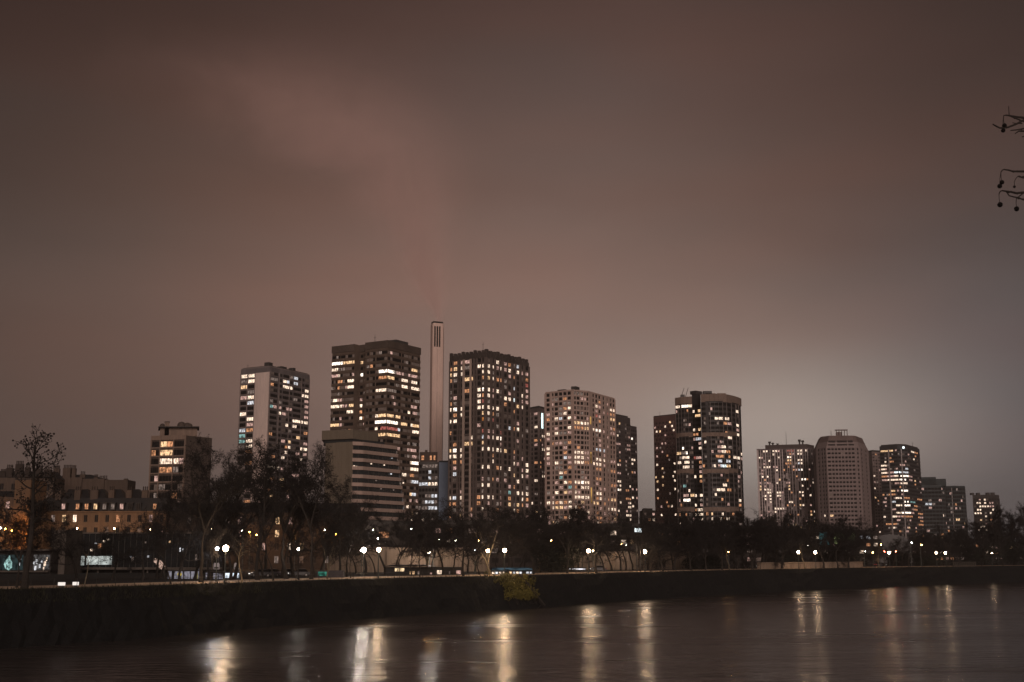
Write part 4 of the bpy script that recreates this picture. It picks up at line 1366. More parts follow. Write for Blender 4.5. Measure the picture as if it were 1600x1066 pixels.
# more old fronts glimpsed between the trunks
Y4 = 360
glimpse = surf('dim_plaster', (.028, .019, .014), var=.3)
b = Building("town_house", "dim old house front with orange lamp-lit patches, glimpsed between tree trunks", "town house", (-50, Y4 + 5, GROUND))
A, B_ = V2(at(266, 800, Y4)), V2(at(560, 800, Y4 + 8))
b.wall.prism([A, B_, B_ + Vector((0, 11)), A + Vector((0, 11))], GROUND, Zp(802, Y4), glimpse)
b.facade(A, B_, GROUND + 1, Zp(804, Y4), 3.4, [('b', 1.2), ('w', 1.15), ('b', 1.2)] * 15, wh=2.0, sill=.8, slab=None)
b.part("roof").prism([A, B_, B_ + Vector((0, 11)), A + Vector((0, 11))], Zp(802, Y4), Zp(786, Y4), zinc, top=[A + Vector((1, 3)), B_ + Vector((-1, 3)), B_ + Vector((-1, 8)), A + Vector((1, 8))])
b.lit = [(268, 269, 800, 'w'), (420, 424, 790, 'c'), (455, 458, 812, 'p'), (514, 517, 820, 'w'), (404, 406, 818, 'o'), (466, 470, 770, 'c'), (478, 480, 772, 'w')]
b.stray, b.faint = .14, .14
b.finish()

# ------------------------------------------------------------------ dark glass hall at the left
Yg = 285
hall_glass = surf("hall_glass", (.010, .011, .012), rough=.10, var=.3, spec=.6)
conc = surf("hall_concrete", (.080, .066, .056), var=.25, streak=True)
hall = empty("glass_hall", (at(215, 860, Yg).x, Yg + 6, GROUND), "long dark glass hall with a strip of white lit rooms, behind the lower railing", "hall")
A, B_ = V2(at(93, 860, Yg + 1)), V2(at(352, 860, Yg))
U = (B_ - A)
LL = U.length
U.normalize()
n = Vector((U.y, -U.x))
m_ = MB()
m_.prism([A, B_, B_ + Vector((0, 12)), A + Vector((0, 12))], Zp(886, Yg), Zp(835, Yg), hall_glass)
m_.build("curtain_wall", hall)
m_ = MB()
m_.fbox(A, U, n, -.3, LL + .3, Zp(835, Yg), Zp(832.6, Yg), -12, .5, conc)
m_.build("roof", hall)
m_ = MB()
m_.fbox(A, U, n, 0, LL, Zp(889.5, Yg), Zp(886, Yg), -11, .4, conc)
m_.build("floor_slab", hall)
m_ = MB()
for k in range(29):
    m_.fbox(A, U, n, LL * k / 28 - .05, LL * k / 28 + .05, Zp(886, Yg), Zp(835, Yg) - .02, 0, .18, STEEL)
m_.build("mullion", hall)
for k in range(10):
    p = A + U * (LL * (k + .3) / 10) - n * 1.0
    m_ = MB()
    m_.tube([(p.x, p.y, GROUND - .1), (p.x, p.y, Zp(889.4, Yg))], [.22, .22], 8, conc)
    m_.build("column", hall)
m_ = MB()
m_.prism([A + Vector((1, 4)), B_ + Vector((-1, 4)), B_ + Vector((-1, 11)), A + Vector((1, 11))], GROUND, Zp(889.5, Yg), surf("hall_base", (.03, .027, .025)))
m_.build("base", hall)
hv = LIT['c']
hallw = glow("hall_room", (.88, .95, .90), .50, scale=.7)
for (x0, x1, y0, y1, mt) in ((115, 130, 869, 883.5, hallw), (135, 174, 869, 882.5, hallw), (100.5, 103, 870, 884, LIT['c']), (109, 113, 873, 880, LIT['d']), (205, 208, 870, 878, LIT['d']), (153, 157, 849.5, 857, LIT['o']), (118, 121, 849, 852, LIT['y']), (124, 125.5, 845, 849, LIT['y']), (161, 163, 844.5, 847, LIT['w']), (167, 168.5, 842, 845, LIT['w']), (141, 143, 858, 861, LIT['w']), (148, 150, 848, 850, LIT['c']), (226, 228, 846, 850, LIT['d']), (264, 266, 845, 848, LIT['y']), (203, 204.5, 869, 872, LIT['c']), (230, 232, 868, 871, LIT['c']), (280, 282, 856, 862, LIT['c']), (285, 286.5, 857, 862, LIT['c']), (305, 308, 866, 876, LIT['d'])):
    p0_, p1_ = at(x0, y1, Yg), at(x1, y0, Yg)
    m_ = MB()
    m_.box(p0_.x, p1_.x, Yg - .06, Yg + .9, p0_.z, p1_.z, mt)
    m_.build("lit_room", hall)

# concrete pier and low pavilion with display windows beside it
pv = empty("exhibition_pavilion", (at(20, 880, 262).x, 268, GROUND), "low pavilion with glowing display windows, one teal, beside the glass hall", "pavilion")
A, B_ = V2(at(-90, 870, 262)), V2(at(78, 870, 261))
Yv = 261
m_ = MB()
m_.prism([A + Vector((0, .8)), B_ + Vector((0, .8)), B_ + Vector((0, 9)), A + Vector((0, 9))], GROUND, Zp(861, Yv), surf("pavilion_dark", (.035, .03, .028)))
m_.build("wall", pv)
m_ = MB()
m_.prism([A + Vector((0, -1.6)), B_ + Vector((.4, -1.6)), B_ + Vector((.4, 9)), A + Vector((0, 9))], Zp(861, Yv), Zp(858.5, Yv), conc)
m_.build("roof", pv)
m_ = MB()
m_.prism([A + Vector((0, -.6)), B_ + Vector((0, -.6)), B_ + Vector((0, 6)), A + Vector((0, 6))], Zp(893.5, Yv), Zp(891, Yv), conc)
m_.build("floor_slab", pv)
m_ = MB()
q0, q1 = at(79, 880, 266), at(101, 880, 266)
m_.box(q0.x, q1.x, 266, 276, GROUND, Zp(829, 266), conc)
m_.build("pier", pv)
for (x0, x1, y0, y1, mt) in ((-30, 2, 867, 890.5, glow("display_teal", (.45, .60, .62), .03, scale=.9)), (2, 34, 867, 891, glow("display_teal_b", (.42, .66, .68), .04, scale=1.2)), (50, 76, 867, 890, glow("display_grey", (.80, .76, .74), .10, scale=1.6))):
    p0_, p1_ = at(x0, y1, Yv), at(x1, y0, Yv)
    m_ = MB()
    m_.box(p0_.x, p1_.x, Yv + .5, Yv + 1.0, p0_.z, p1_.z, mt)
    w = m_.build("display_window", pv)
m_ = MB()
teal = glow("teal_light", (.6, 1, .95), .5)
for pts in ([(9, 889), (8, 882), (11, 877), (14, 873), (15, 868)], [(15, 873), (17, 879), (16, 885), (12, 890)], [(11, 880), (14, 884), (17, 888)]):
    m_.tube([at(x, y, Yv + .3) for x, y in pts], [.1, .28, .38, .3, .12][:len(pts)], 6, teal)
m_.build("light_figure", pv)
for (px, py, s) in ((53, 879, .22), (57, 877, .3), (62, 884, .25), (65, 876, .22), (70, 880, .35), (73, 873, .25), (55, 887, .3), (68, 888, .2), (30, 881, .2), (32, 872, .22)):
    m_ = MB()
    p = at(px, py, Yv + .35)
    m_.box(p.x - s * .6, p.x + s * .6, p.y, p.y + .12, p.z - s * 1.8, p.z + s * 1.2, LIT['w' if px > 65 else 'c'])
    m_.build("display_lamp", pv)

# ------------------------------------------------------------------ kiosks and small things behind the path
panelm = glow("kiosk_panel", (.74, .70, .82), .22, scale=2.2)  # emission puts the lamplight into the kiosk panels
kiosk = empty("kiosk", (at(290, 900, 215).x, 217, GROUND), "open-air kiosk of pale lit panels with a yellow poster, under the bare trees", "kiosk")
Yk = 214
for (x0, x1, y0) in ((262, 268, 892), (272, 286, 893), (287, 297, 893), (298, 306, 893), (307, 312, 889)):
    p0_, p1_ = at(x0, 906, Yk), at(x1, y0, Yk)
    m_ = MB()
    m_.box(p0_.x, p1_.x, Yk, Yk + .12, GROUND, p1_.z, panelm)
    m_.build("panel", kiosk)
m_ = MB()
p0_, p1_ = at(262, 892.5, Yk), at(313, 891.5, Yk)
m_.box(p0_.x, p1_.x, Yk - .3, Yk + 3, p0_.z, p1_.z + .12, STEEL)
m_.build("roof", kiosk)
m_ = MB()
p0_ = at(280.5, 897.5, Yk - .05)
m_.lathe((0, 0, 0), [(.34, -.03), (.36, 0), (.34, .03)], 12, glow("yellow_disc", (1, .72, .12), .6, vary=False))  # poster's brightness put in as emission
o = m_.build("poster", kiosk, loc=Vector((p0_.x, p0_.y, p0_.z)) - kiosk.location)
o.rotation_euler = (math.pi / 2, 0, 0)
m_ = MB()
p0_, p1_ = at(305, 906, Yk - .2), at(309, 889, Yk - .2)
m_.box(p0_.x, p1_.x, Yk - .25, Yk - .1, GROUND, p1_.z, glow("yellow_banner", (.85, .72, .2), .32, scale=2))  # banner's lit look put in as emission
m_.build("banner", kiosk)

k2 = empty("kiosk", (at(335, 900, 212).x, 214, GROUND), "small kiosk with pale lilac panels, directly below the two bright lamps", "kiosk")
for (x0, x1, y0) in ((321, 327, 895), (333, 341, 896), (342, 348, 897)):
    p0_, p1_ = at(x0, 907, 212), at(x1, y0, 212)
    m_ = MB()
    m_.box(p0_.x, p1_.x, 212, 212.15, GROUND, p1_.z, panelm)
    for j in range(3):
        zz = GROUND + .25 + j * .4
        m_.box(p0_.x + .05, p1_.x - .05, 211.93, 211.99, zz, zz + .12, FRAME)
    m_.build("panel", k2)
m_ = MB()
p0_, p1_ = at(320, 895, 212), at(349, 894, 212)
m_.box(p0_.x, p1_.x, 211.7, 214.5, p0_.z + .1, p0_.z + .25, STEEL)
m_.build("roof", k2)

wt = empty("lit_stall", (at(362, 900, 216).x, 217, GROUND), "stall with a bright bluish white lit front, beside the lilac kiosk", "stall")
m_ = MB()
p0_, p1_ = at(351, 903, 216), at(373, 895.5, 216)
m_.box(p0_.x, p1_.x, 216, 216.3, p0_.z, p1_.z, glow("stall_white", (.80, .90, 1.0), .85, scale=.8))
m_.build("lit_front", wt)
m_ = MB()
m_.box(p0_.x - .2, p1_.x + .2, 215.8, 218.5, p1_.z, p1_.z + .2, STEEL)
m_.box(p0_.x, p1_.x, 216.32, 218.3, GROUND, p1_.z, surf("stall_dark", (.05, .045, .05)))
m_.build("body", wt)

signm = glow("sign_face", (.95, .74, .68), .20, vary=False)  # boards are no lamps; their lit paleness is emission
for (px, lab) in ((337.5, "pale sign board with a dark bar, under the cooler of the two bright lamps"), (369.5, "pale sign board with a dark bar, beside the greenish lit trunk")):
    s = empty("sign_board", (at(px, 905, 219).x, 219, GROUND), lab, "sign", "sign boards behind the path")
    m_ = MB()
    for dx in (-.35, .35):
        m_.tube([(s.location.x + dx, 219.06, GROUND), (s.location.x + dx, 219.06, Zp(889, 219))], [.04, .04], 6, STEEL)
    m_.build("post", s)
    a, z0, z1 = s.location.x, Zp(889, 219), Zp(878.5, 219)
    m_ = MB()
    prof = [(-.52, z0), (.52, z0), (.52, z1 - .35), (.36, z1 - .05), (.12, z1 - .14), (-.12, z1 - .14), (-.36, z1 - .05), (-.52, z1 - .35)]
    vs = [(a + x, 218.95, z) for x, z in prof] + [(a + x, 219.03, z) for x, z in prof]
    k = len(prof)
    m_.add(vs, [tuple(range(k)), tuple(reversed(range(k, 2 * k)))] + [(i, k + i, k + (i + 1) % k, (i + 1) % k) for i in range(k)], signm)
    m_.build("board", s)
    m_ = MB()
    m_.box(a - .4, a + .4, 218.88, 218.945, z0 + .12, z0 + .38, FRAME)
    m_.build("bar", s)

bx = glow("white_box", (1, .90, .82), 1.0, vary=False)
for (px, w, lab) in ((95, 9.5, "small white glowing box at the path edge, the wider one below the lit hall rooms"), (117, 8, "small white glowing box at the path edge, the narrower one beside the thin sapling")):
    q = behind(px, 1.2)
    s = empty("light_box", (q.x, q.y, GROUND), lab, "light box", "white light boxes at the path edge")
    m_ = MB()
    hw = w / F * q.y / 2
    m_.box(q.x - hw, q.x + hw, q.y, q.y + .4, GROUND + .28, GROUND + .68, bx)
    m_.build("lit_face", s)
    m_ = MB()
    m_.box(q.x - hw + .1, q.x + hw - .1, q.y + .1, q.y + .35, GROUND, GROUND + .28, STEEL)
    m_.build("foot", s)

pav = empty("park_pavilion", (at(636, 895, 262).x, 264, GROUND), "dark low pavilion with a warm lit doorway and a two-part glowing sign", "pavilion")
m_ = MB()
A, B_ = at(603, 895, 262), at(722, 895, 266)
m_.prism([(A.x, 262), (B_.x, 266), (B_.x, 272), (A.x, 268)], GROUND, Zp(886, 262), surf("pavilion_black", (.03, .027, .026)))
m_.build("wall", pav)
m_ = MB()
A, B_ = at(598, 880, 261), at(674, 884, 262)
m_.prism([(A.x, 260.5), (B_.x, 262), (B_.x + 1, 272), (A.x, 272)], Zp(885, 261), Zp(882.5, 261), zinc, top=[(A.x + 1.5, 263), (B_.x - 2, 264), (B_.x - 2, 270), (A.x + 1.5, 270)])
m_.build("roof", pav)
for (x0, x1, y0, y1, c) in ((640, 647, 893, 902, 'y'), (682, 691, 891.5, 900, 'w'), (671, 674, 895, 899, 'p'), (712, 719, 892, 899, 'p'), (652, 655, 893, 898, 'd'), (700, 702, 893, 900, 'd')):
    p0_, p1_ = at(x0, y1, 262.5), at(x1, y0, 262.5)
    m_ = MB()
    yy = 261.9 + (p0_.x - at(603, 895, 262).x) * 4 / 16.6
    m_.box(p0_.x, p1_.x, yy - .15, yy + .5, max(p0_.z, GROUND + .05), p1_.z, LIT[c])
    m_.build("window", pav)
sg = empty("lit_sign", (at(624, 900, 252).x, 252, GROUND), "two-part amber glowing sign on thin legs, before the dark pavilion", "sign")
for x0, x1 in ((617, 623.5), (625, 631.5)):
    p0_, p1_ = at(x0, 893, 252), at(x1, 888, 252)
    m_ = MB()
    m_.box(p0_.x, p1_.x, 252, 252.2, p0_.z, p1_.z, glow("amber_sign", (1, .72, .42), .9, scale=2))
    m_.build("sign_face", sg)
m_ = MB()
for px in (618, 630.5):
    p0_ = at(px, 893, 252.1)
    m_.tube([(p0_.x, 252.1, GROUND), (p0_.x, 252.1, p0_.z + .1)], [.05, .05], 5, STEEL)
p0_, p1_ = at(616.3, 888, 252), at(632.2, 887, 252)
m_.box(p0_.x, p1_.x, 251.9, 252.3, p0_.z + .005, p1_.z, STEEL)
m_.build("frame", sg)

gs = empty("lit_stall", (at(503, 897, 225).x, 226, GROUND), "little stall with a dim green lit front, left of the dark pavilion", "stall")
m_ = MB()
p0_, p1_ = at(497, 900, 225), at(510, 893.5, 225)
m_.box(p0_.x, p1_.x, 225, 225.2, p0_.z, p1_.z, glow("green_front", (.15, .75, .55), .25, scale=2))
m_.build("lit_front", gs)
m_ = MB()
m_.box(p0_.x - .3, p1_.x + 3, 225.22, 227.5, GROUND, p1_.z + .2, surf("stall_dark", (.05, .045, .05)))
m_.build("body", gs)

cf = empty("cafe_terrace", (at(800, 892, 262).x, 263, GROUND), "low cafe terrace with blue awning and white lamps, behind the ivy", "cafe terrace")
m_ = MB()
A, B_ = at(768, 890, 262), at(832, 890, 266)
m_.prism([(A.x, 262.5), (B_.x, 266.5), (B_.x, 270), (A.x, 266)], GROUND, Zp(890, 262), surf("cafe_dark", (.06, .055, .055)))
m_.build("wall", cf)
m_ = MB()
m_.prism([(A.x, 260.5), (B_.x, 264.5), (B_.x, 268), (A.x, 264)], Zp(890.5, 262), Zp(887, 262), glow("awning_blue", (.30, .50, .62), .11, scale=.7), top=[(A.x + .3, 263), (B_.x - .3, 267), (B_.x - .3, 267.5), (A.x + .3, 263.5)])  # light on the awning cloth put in as emission
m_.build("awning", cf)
for k in range(12):
    f = (k + .5) / 12
    if k in (4, 9):
        continue
    x, y = A.x + (B_.x - A.x) * f, 262.2 + 4 * f
    m_ = MB()
    m_.box(x - .25, x + .25, y - .1, y + .25, Zp(896, 262), Zp(893, 262), LIT[rnd.choice('Wcwyc')])
    m_.build("lamp", cf)

sh = empty("made_up_shelter", (at(896, 891, 300).x, 300, GROUND), "made-up shelter with a long white glowing strip, between the ivy and the thick trunk", "shelter")  # made-up shelter standing in for a passing vehicle's light
A, B_ = at(884, 891, 300), at(916, 891, 302)
m_ = MB()
m_.box(A.x, B_.x, 300, 302.5, Zp(886.8, 300), Zp(885.8, 300), STEEL)
m_.build("roof", sh)
m_ = MB()
m_.box(A.x + .3, B_.x - .3, 300.3, 300.6, Zp(889.6, 300), Zp(888, 300), glow("vehicle_glow", (.95, .95, 1), 1.2, scale=.6))
m_.build("vehicle_glow", sh)
m_ = MB()
for x in (A.x + .1, (A.x + B_.x) / 2, B_.x - .1):
    m_.tube([(x, 302.3, GROUND), (x, 302.3, Zp(886.5, 300))], [.06, .06], 6, STEEL)
m_.box(A.x + .1, B_.x - .1, 302.26, 302.34, GROUND + .3, Zp(889.8, 300), surf("shelter_back", (.09, .08, .08)))
m_.build("back_panel", sh)

# made-up glowing tangle standing in for light caught beside the kiosk
tg = MB()
rnd = random.Random(5)
pal = glow("tangle_glow", (1, .66, .52), .50, scale=3)
base = at(252, 880, 230)
for k in range(9):
    a = at(241 + rnd.uniform(-1, 2), 875 + rnd.uniform(-3, 4), 230)
    q = at(256 + rnd.uniform(-3, 2), 889 + rnd.uniform(-4, 2), 230 + rnd.uniform(-1, 1))
    mid = (a + q) / 2 + Vector((rnd.uniform(-.3, .3), rnd.uniform(-.5, .5), rnd.uniform(-.3, .4)))
    tg.tube([a, mid, q], [.05, .13, .06], 5, pal)
tg.tube([(base.x + .8, 230, GROUND), (base.x + .5, 230, base.z - .3)], [.12, .1], 6, STEEL)
tag(tg.build("glow_tangle"), "made-up slanting tangle of pale glowing strips above the kiosk, against the glass hall", "glow_tangle")

# ------------------------------------------------------------------ lit quay wall and low blocks behind the trees
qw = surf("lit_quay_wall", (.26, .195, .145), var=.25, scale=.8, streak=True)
WALLS = []
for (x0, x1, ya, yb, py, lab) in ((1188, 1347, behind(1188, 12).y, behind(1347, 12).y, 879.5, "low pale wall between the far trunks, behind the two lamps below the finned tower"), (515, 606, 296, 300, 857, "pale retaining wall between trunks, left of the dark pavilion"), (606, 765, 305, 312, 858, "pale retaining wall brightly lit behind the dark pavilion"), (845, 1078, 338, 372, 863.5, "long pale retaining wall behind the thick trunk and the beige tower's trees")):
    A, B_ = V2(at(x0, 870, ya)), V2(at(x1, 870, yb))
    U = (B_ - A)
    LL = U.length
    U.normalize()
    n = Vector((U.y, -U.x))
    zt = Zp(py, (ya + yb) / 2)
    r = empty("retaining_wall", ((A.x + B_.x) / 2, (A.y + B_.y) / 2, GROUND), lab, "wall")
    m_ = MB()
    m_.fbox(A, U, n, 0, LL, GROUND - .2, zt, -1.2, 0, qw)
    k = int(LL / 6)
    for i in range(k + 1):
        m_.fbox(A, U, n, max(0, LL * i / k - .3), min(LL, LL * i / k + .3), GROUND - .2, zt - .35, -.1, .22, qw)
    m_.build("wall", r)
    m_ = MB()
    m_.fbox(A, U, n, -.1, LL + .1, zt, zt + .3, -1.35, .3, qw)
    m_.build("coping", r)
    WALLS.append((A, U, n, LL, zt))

pod = surf("podium_brown", (.028, .022, .019), var=.3)
low = [(560, 662, 330, 337, 822, "low podium with one lit strip of windows, beneath the banded office block", "585-590,841.5,c 591-608,846.5,c 622-634,818,w 615-634,846,w 640-655,846,w"),
       (655, 870, 420, 430, 820, "wide dark podium below the toothed dark tower and its narrow neighbour", "735-740,855,O 802-806,852,O 812-822,851,O 648-652,818,c 700-704,838,w"),
       (870, 1012, 470, 480, 824, "dark podium below the beige tower, warm windows dotted along it", "970-976,852,w 985-988,846,y 996-1000,842,y 932-936,851,w"),
       (1004, 1024, 790, 795, 799, "small far block in the gap beside the red-brown tower", "1018-1021,808,w 1017-1019,801,p"),
       (1024, 1190, 560, 566, 828, "dark podium below the dark lobed tower", "1160-1166,848,d 1080-1085,835,d 1130-1134,840,p"),
       (1190, 1372, 620, 640, 832, "dark podium below the finned tower and the tapered tower", "1340-1346,838,c 1350-1356,842,c"),
       (1372, 1530, 760, 790, 846, "dark low block below the banded tower, with few windows", "1395-1398,847,w 1424-1427,848,w 1440-1443,850,o"),
       (1515, 1720, 900, 930, 850, "far low dark block at the end of the tree belt", "")]
for (x0, x1, ya, yb, py, lab, lt) in low:
    A, B_ = V2(at(x0, py, ya)), V2(at(x1, py, yb))
    zt = Zp(py, ya)
    b = Building("podium_building", lab, "building", ((A.x + B_.x) / 2, ya + 8, GROUND), "low buildings behind the trees")
    b.wall.prism([A, B_, B_ + Vector((0, 20)), A + Vector((0, 20))], GROUND, zt, pod)
    nb = max(3, int((B_ - A).length / 4))
    b.facade(A, B_, GROUND + .6, zt - .6, 3.2, [('p', 1), ('w', 2.4), ('b', .6)] * nb, wh=1.6, sill=.9, relief={'p': pod}, slab=pod, slab_h=.9, pd=.3, sd=.2, bars=0)
    rf = b.part("roof")
    rf.prism(inset([A, B_, B_ + Vector((0, 20)), A + Vector((0, 20))], 3), zt, zt + 1.4, ROOFM)
    b.lit = runs(lt, 0, 0, 1)
    b.cap = 40
    b.faint = .16
    b.stray = .15
    b.finish()

# screens glowing behind the far trees
for (x0, x1, y0, y1, Y, mt, nm, lab, cat) in ((1281, 1295, 832, 851, 436, glow("screen_teal", (.28, .85, .90), .3, scale=.5), "lit_screen", "tall teal glowing screen seen through the bare trees below the tapered tower", "screen"),
                                   (1304, 1335, 833, 850, 444, glow("screen_green", (.85, 1.0, .42), .45, scale=.9), "lit_screen", "wide yellow-green glowing screen seen through the bare trees", "screen"),
                                   (992, 1002, 825.5, 831.5, 312, glow("screen_white", (.86, .97, 1.0), 2.6, vary=False), "billboard", "small bright white billboard on a post, in the gap after the charcoal tower", "billboard")):
    p0_, p1_ = at(x0, y1, Y), at(x1, y0, Y)
    r = empty(nm, ((p0_.x + p1_.x) / 2, Y, GROUND), lab, cat)
    m_ = MB()
    m_.box(p0_.x, p1_.x, Y, Y + .1, p0_.z, p1_.z, mt)
    m_.build("screen_face", r)
    m_ = MB()
    m_.box(p0_.x - .2, p1_.x + .2, Y + .11, Y + .5, p0_.z - .2, p1_.z + .2, STEEL)
    for x in (p0_.x + .4, p1_.x - .4):
        m_.tube([(x, Y + .3, GROUND), (x, Y + .3, p0_.z)], [.15, .15], 6, STEEL)
    m_.build("frame", r)

# low pale arched hall at the foot of the far towers
fl2 = surf("pale_hall", (.13, .125, .125), var=.15)
r = empty("low_hall", (at(1400, 850, 700).x, 708, GROUND), "low pale hall with a rounded roof, under the brightly lit banded tower", "hall")
m_ = MB()
A, B_ = at(1358, 850, 700), at(1425, 850, 700)
N_ = 10
vs, fs = [], []
for y in (700, 722):
    for k in range(N_ + 1):
        f = k / N_
        vs.append((A.x + (B_.x - A.x) * f, y, Zp(852, 700) + (Zp(836, 700) - Zp(852, 700)) * math.sin(math.pi * (.08 + .84 * f)) ** .7))
    vs += [(B_.x, y, GROUND), (A.x, y, GROUND)]
k = N_ + 3
fs = [tuple(reversed(range(k))), tuple(range(k, 2 * k))] + [(i, (i + 1) % k, k + (i + 1) % k, k + i) for i in range(k)]
m_.add(vs, fs, fl2)
m_.build("wall", r)

# low lit balustrade at far right
r = empty("balustrade", (at(1500, 885, 430).x, 430, GROUND), "row of pale balusters lit by two lamps beside the far path", "balustrade")
bal = surf("pale_baluster", (.07, .06, .05), var=.15)
A, B_ = V2(at(1490, 880, 440)), V2(at(1524, 880, 455))
U = (B_ - A)
LL = U.length
U.normalize()
n = Vector((U.y, -U.x))
for k in range(13):
    m_ = MB()
    p = A + U * (LL * k / 12)
    m_.lathe((p.x, p.y, GROUND), [(.25, 0), (.25, .2), (.14, .4), (.24, .8), (.14, 1.3), (.25, 1.45), (.25, 1.55)], 7, bal)
    m_.build("baluster", r)
m_ = MB()
m_.fbox(A, U, n, -.3, LL + .3, GROUND + 1.55, GROUND + 1.75, -.3, .3, bal)
m_.build("rail", r)

# ------------------------------------------------------------------ parked cars
def car_proto():
    paint = surf("car_paint", (.06, .055, .06), rough=.3, var=.1, spec=.6)
    tyre = surf("tyre_rubber", (.015, .014, .013), rough=.9)
    rim = surf("wheel_rim", (.3, .29, .28), rough=.4, metal=.8)
    red = glow("tail_red", (1, .08, .05), .8, vary=False)
    wht = glow("head_white", (1, .93, .85), 2.2, vary=False)
    r = empty("parked_car", (0, 0, 0), "", "car", "cars parked behind the path")
    sec = [(-2.1, .45, .62), (-2.05, .85, .78), (-1.3, .95, .84), (-.1, .98, .85), (1.2, .95, .84), (1.95, .78, .78), (2.12, .5, .6)]
    m = MB()
    vs, fs = [], []
    for (x, h, w) in sec:
        vs += [(x, -w, .28), (x, w, .28), (x, w, h * .8), (x, w * .92, h), (x, -w * .92, h), (x, -w, h * .8)]
    for i in range(len(sec) - 1):
        for k in range(6):
            k2 = (k + 1) % 6
            fs.append((i * 6 + k, i * 6 + k2, (i + 1) * 6 + k2, (i + 1) * 6 + k))
    fs += [tuple(reversed(range(6))), tuple(range((len(sec) - 1) * 6, len(sec) * 6))]
    m.add(vs, fs, paint)
    m.build("body", r)
    m = MB()
    lo = [(-1.75, -.76), (1.05, -.76), (1.05, .76), (-1.75, .76)]
    hi = [(-1.15, -.62), (.35, -.62), (.35, .62), (-1.15, .62)]
    m.prism(lo, .92, 1.40, GLASS, top=hi, bottom=False)
    m.build("cabin_glass", r)
    m = MB()
    m.prism(hi, 1.395, 1.45, paint)
    m.build("roof", r)
    for x in (-1.3, 1.3):
        for s in (-1, 1):
            m = MB()
            m.lathe((0, 0, 0), [(.24, -.11), (.32, -.09), (.32, .09), (.24, .11)], 14, tyre)
            w = m.build("wheel", r, loc=(x, s * .76, .32))
            w.rotation_euler = (math.pi / 2, 0, 0)
            m = MB()
            m.lathe((0, 0, 0), [(.19, -.115), (.2, 0), (.19, .115)], 10, rim)
            q = m.build("rim", w, loc=(0, 0, 0))
    for s in (-1, 1):
        m = MB()
        m.box(2.0, 2.1, s * .55 - .16, s * .55 + .16, .58, .70, wht)
        m.build("headlight", r)
        m = MB()
        m.box(-2.14, -2.04, s * .58 - .14, s * .58 + .14, .62, .74, red)
        m.build("tail_light", r)
    return r


car = car_proto()
cars = [(407, 232, 200, "car with its white headlights on, just right of the bright stall"), (428, 236, -20, "car standing side on between two tree trunks, right of the bright stall"), (447, 238, 215, "car with headlights towards the river, beside the thick dark trunk"), (468, 238, 190, "car with headlights on, beside the thin lamp-lit trunk"),
        (868, 300, 10, "car behind the dark round bush"), (934, 318, 185, "car with white headlights below the retaining wall"), (1172, 400, 25, "car with red tail lights under the dark lobed tower's trees"), (1188, 404, 205, "car with headlights on under the finned tower's trees"), (1376, 470, 15, "car with red tail lights at the foot of the orange-lit tree")]
for i, (px, Y, rz, lab) in enumerate(cars):
    o = car if i == 0 else copy_tree(car)
    p = at(px, 890, Y)
    o.location = (p.x, Y, GROUND)
    o.rotation_euler = (0, 0, math.radians(rz))
    o["label"] = lab

# ------------------------------------------------------------------ trees
BARK = surf("bark", (.026, .021, .0175), rough=.95, var=.4, scale=3, streak=True)
PALEBARK = surf("plane_bark", (.13, .105, .07), rough=.9, var=.45, scale=3)
TWIG = surf("twig", (.019, .0158, .0147), rough=.95, var=.3)
TUFT = surf("seed_clump", (.020, .016, .013), rough=.95, var=.4)


def rot_about(v, ax, a):
    return Matrix.Rotation(a, 3, ax) @ v


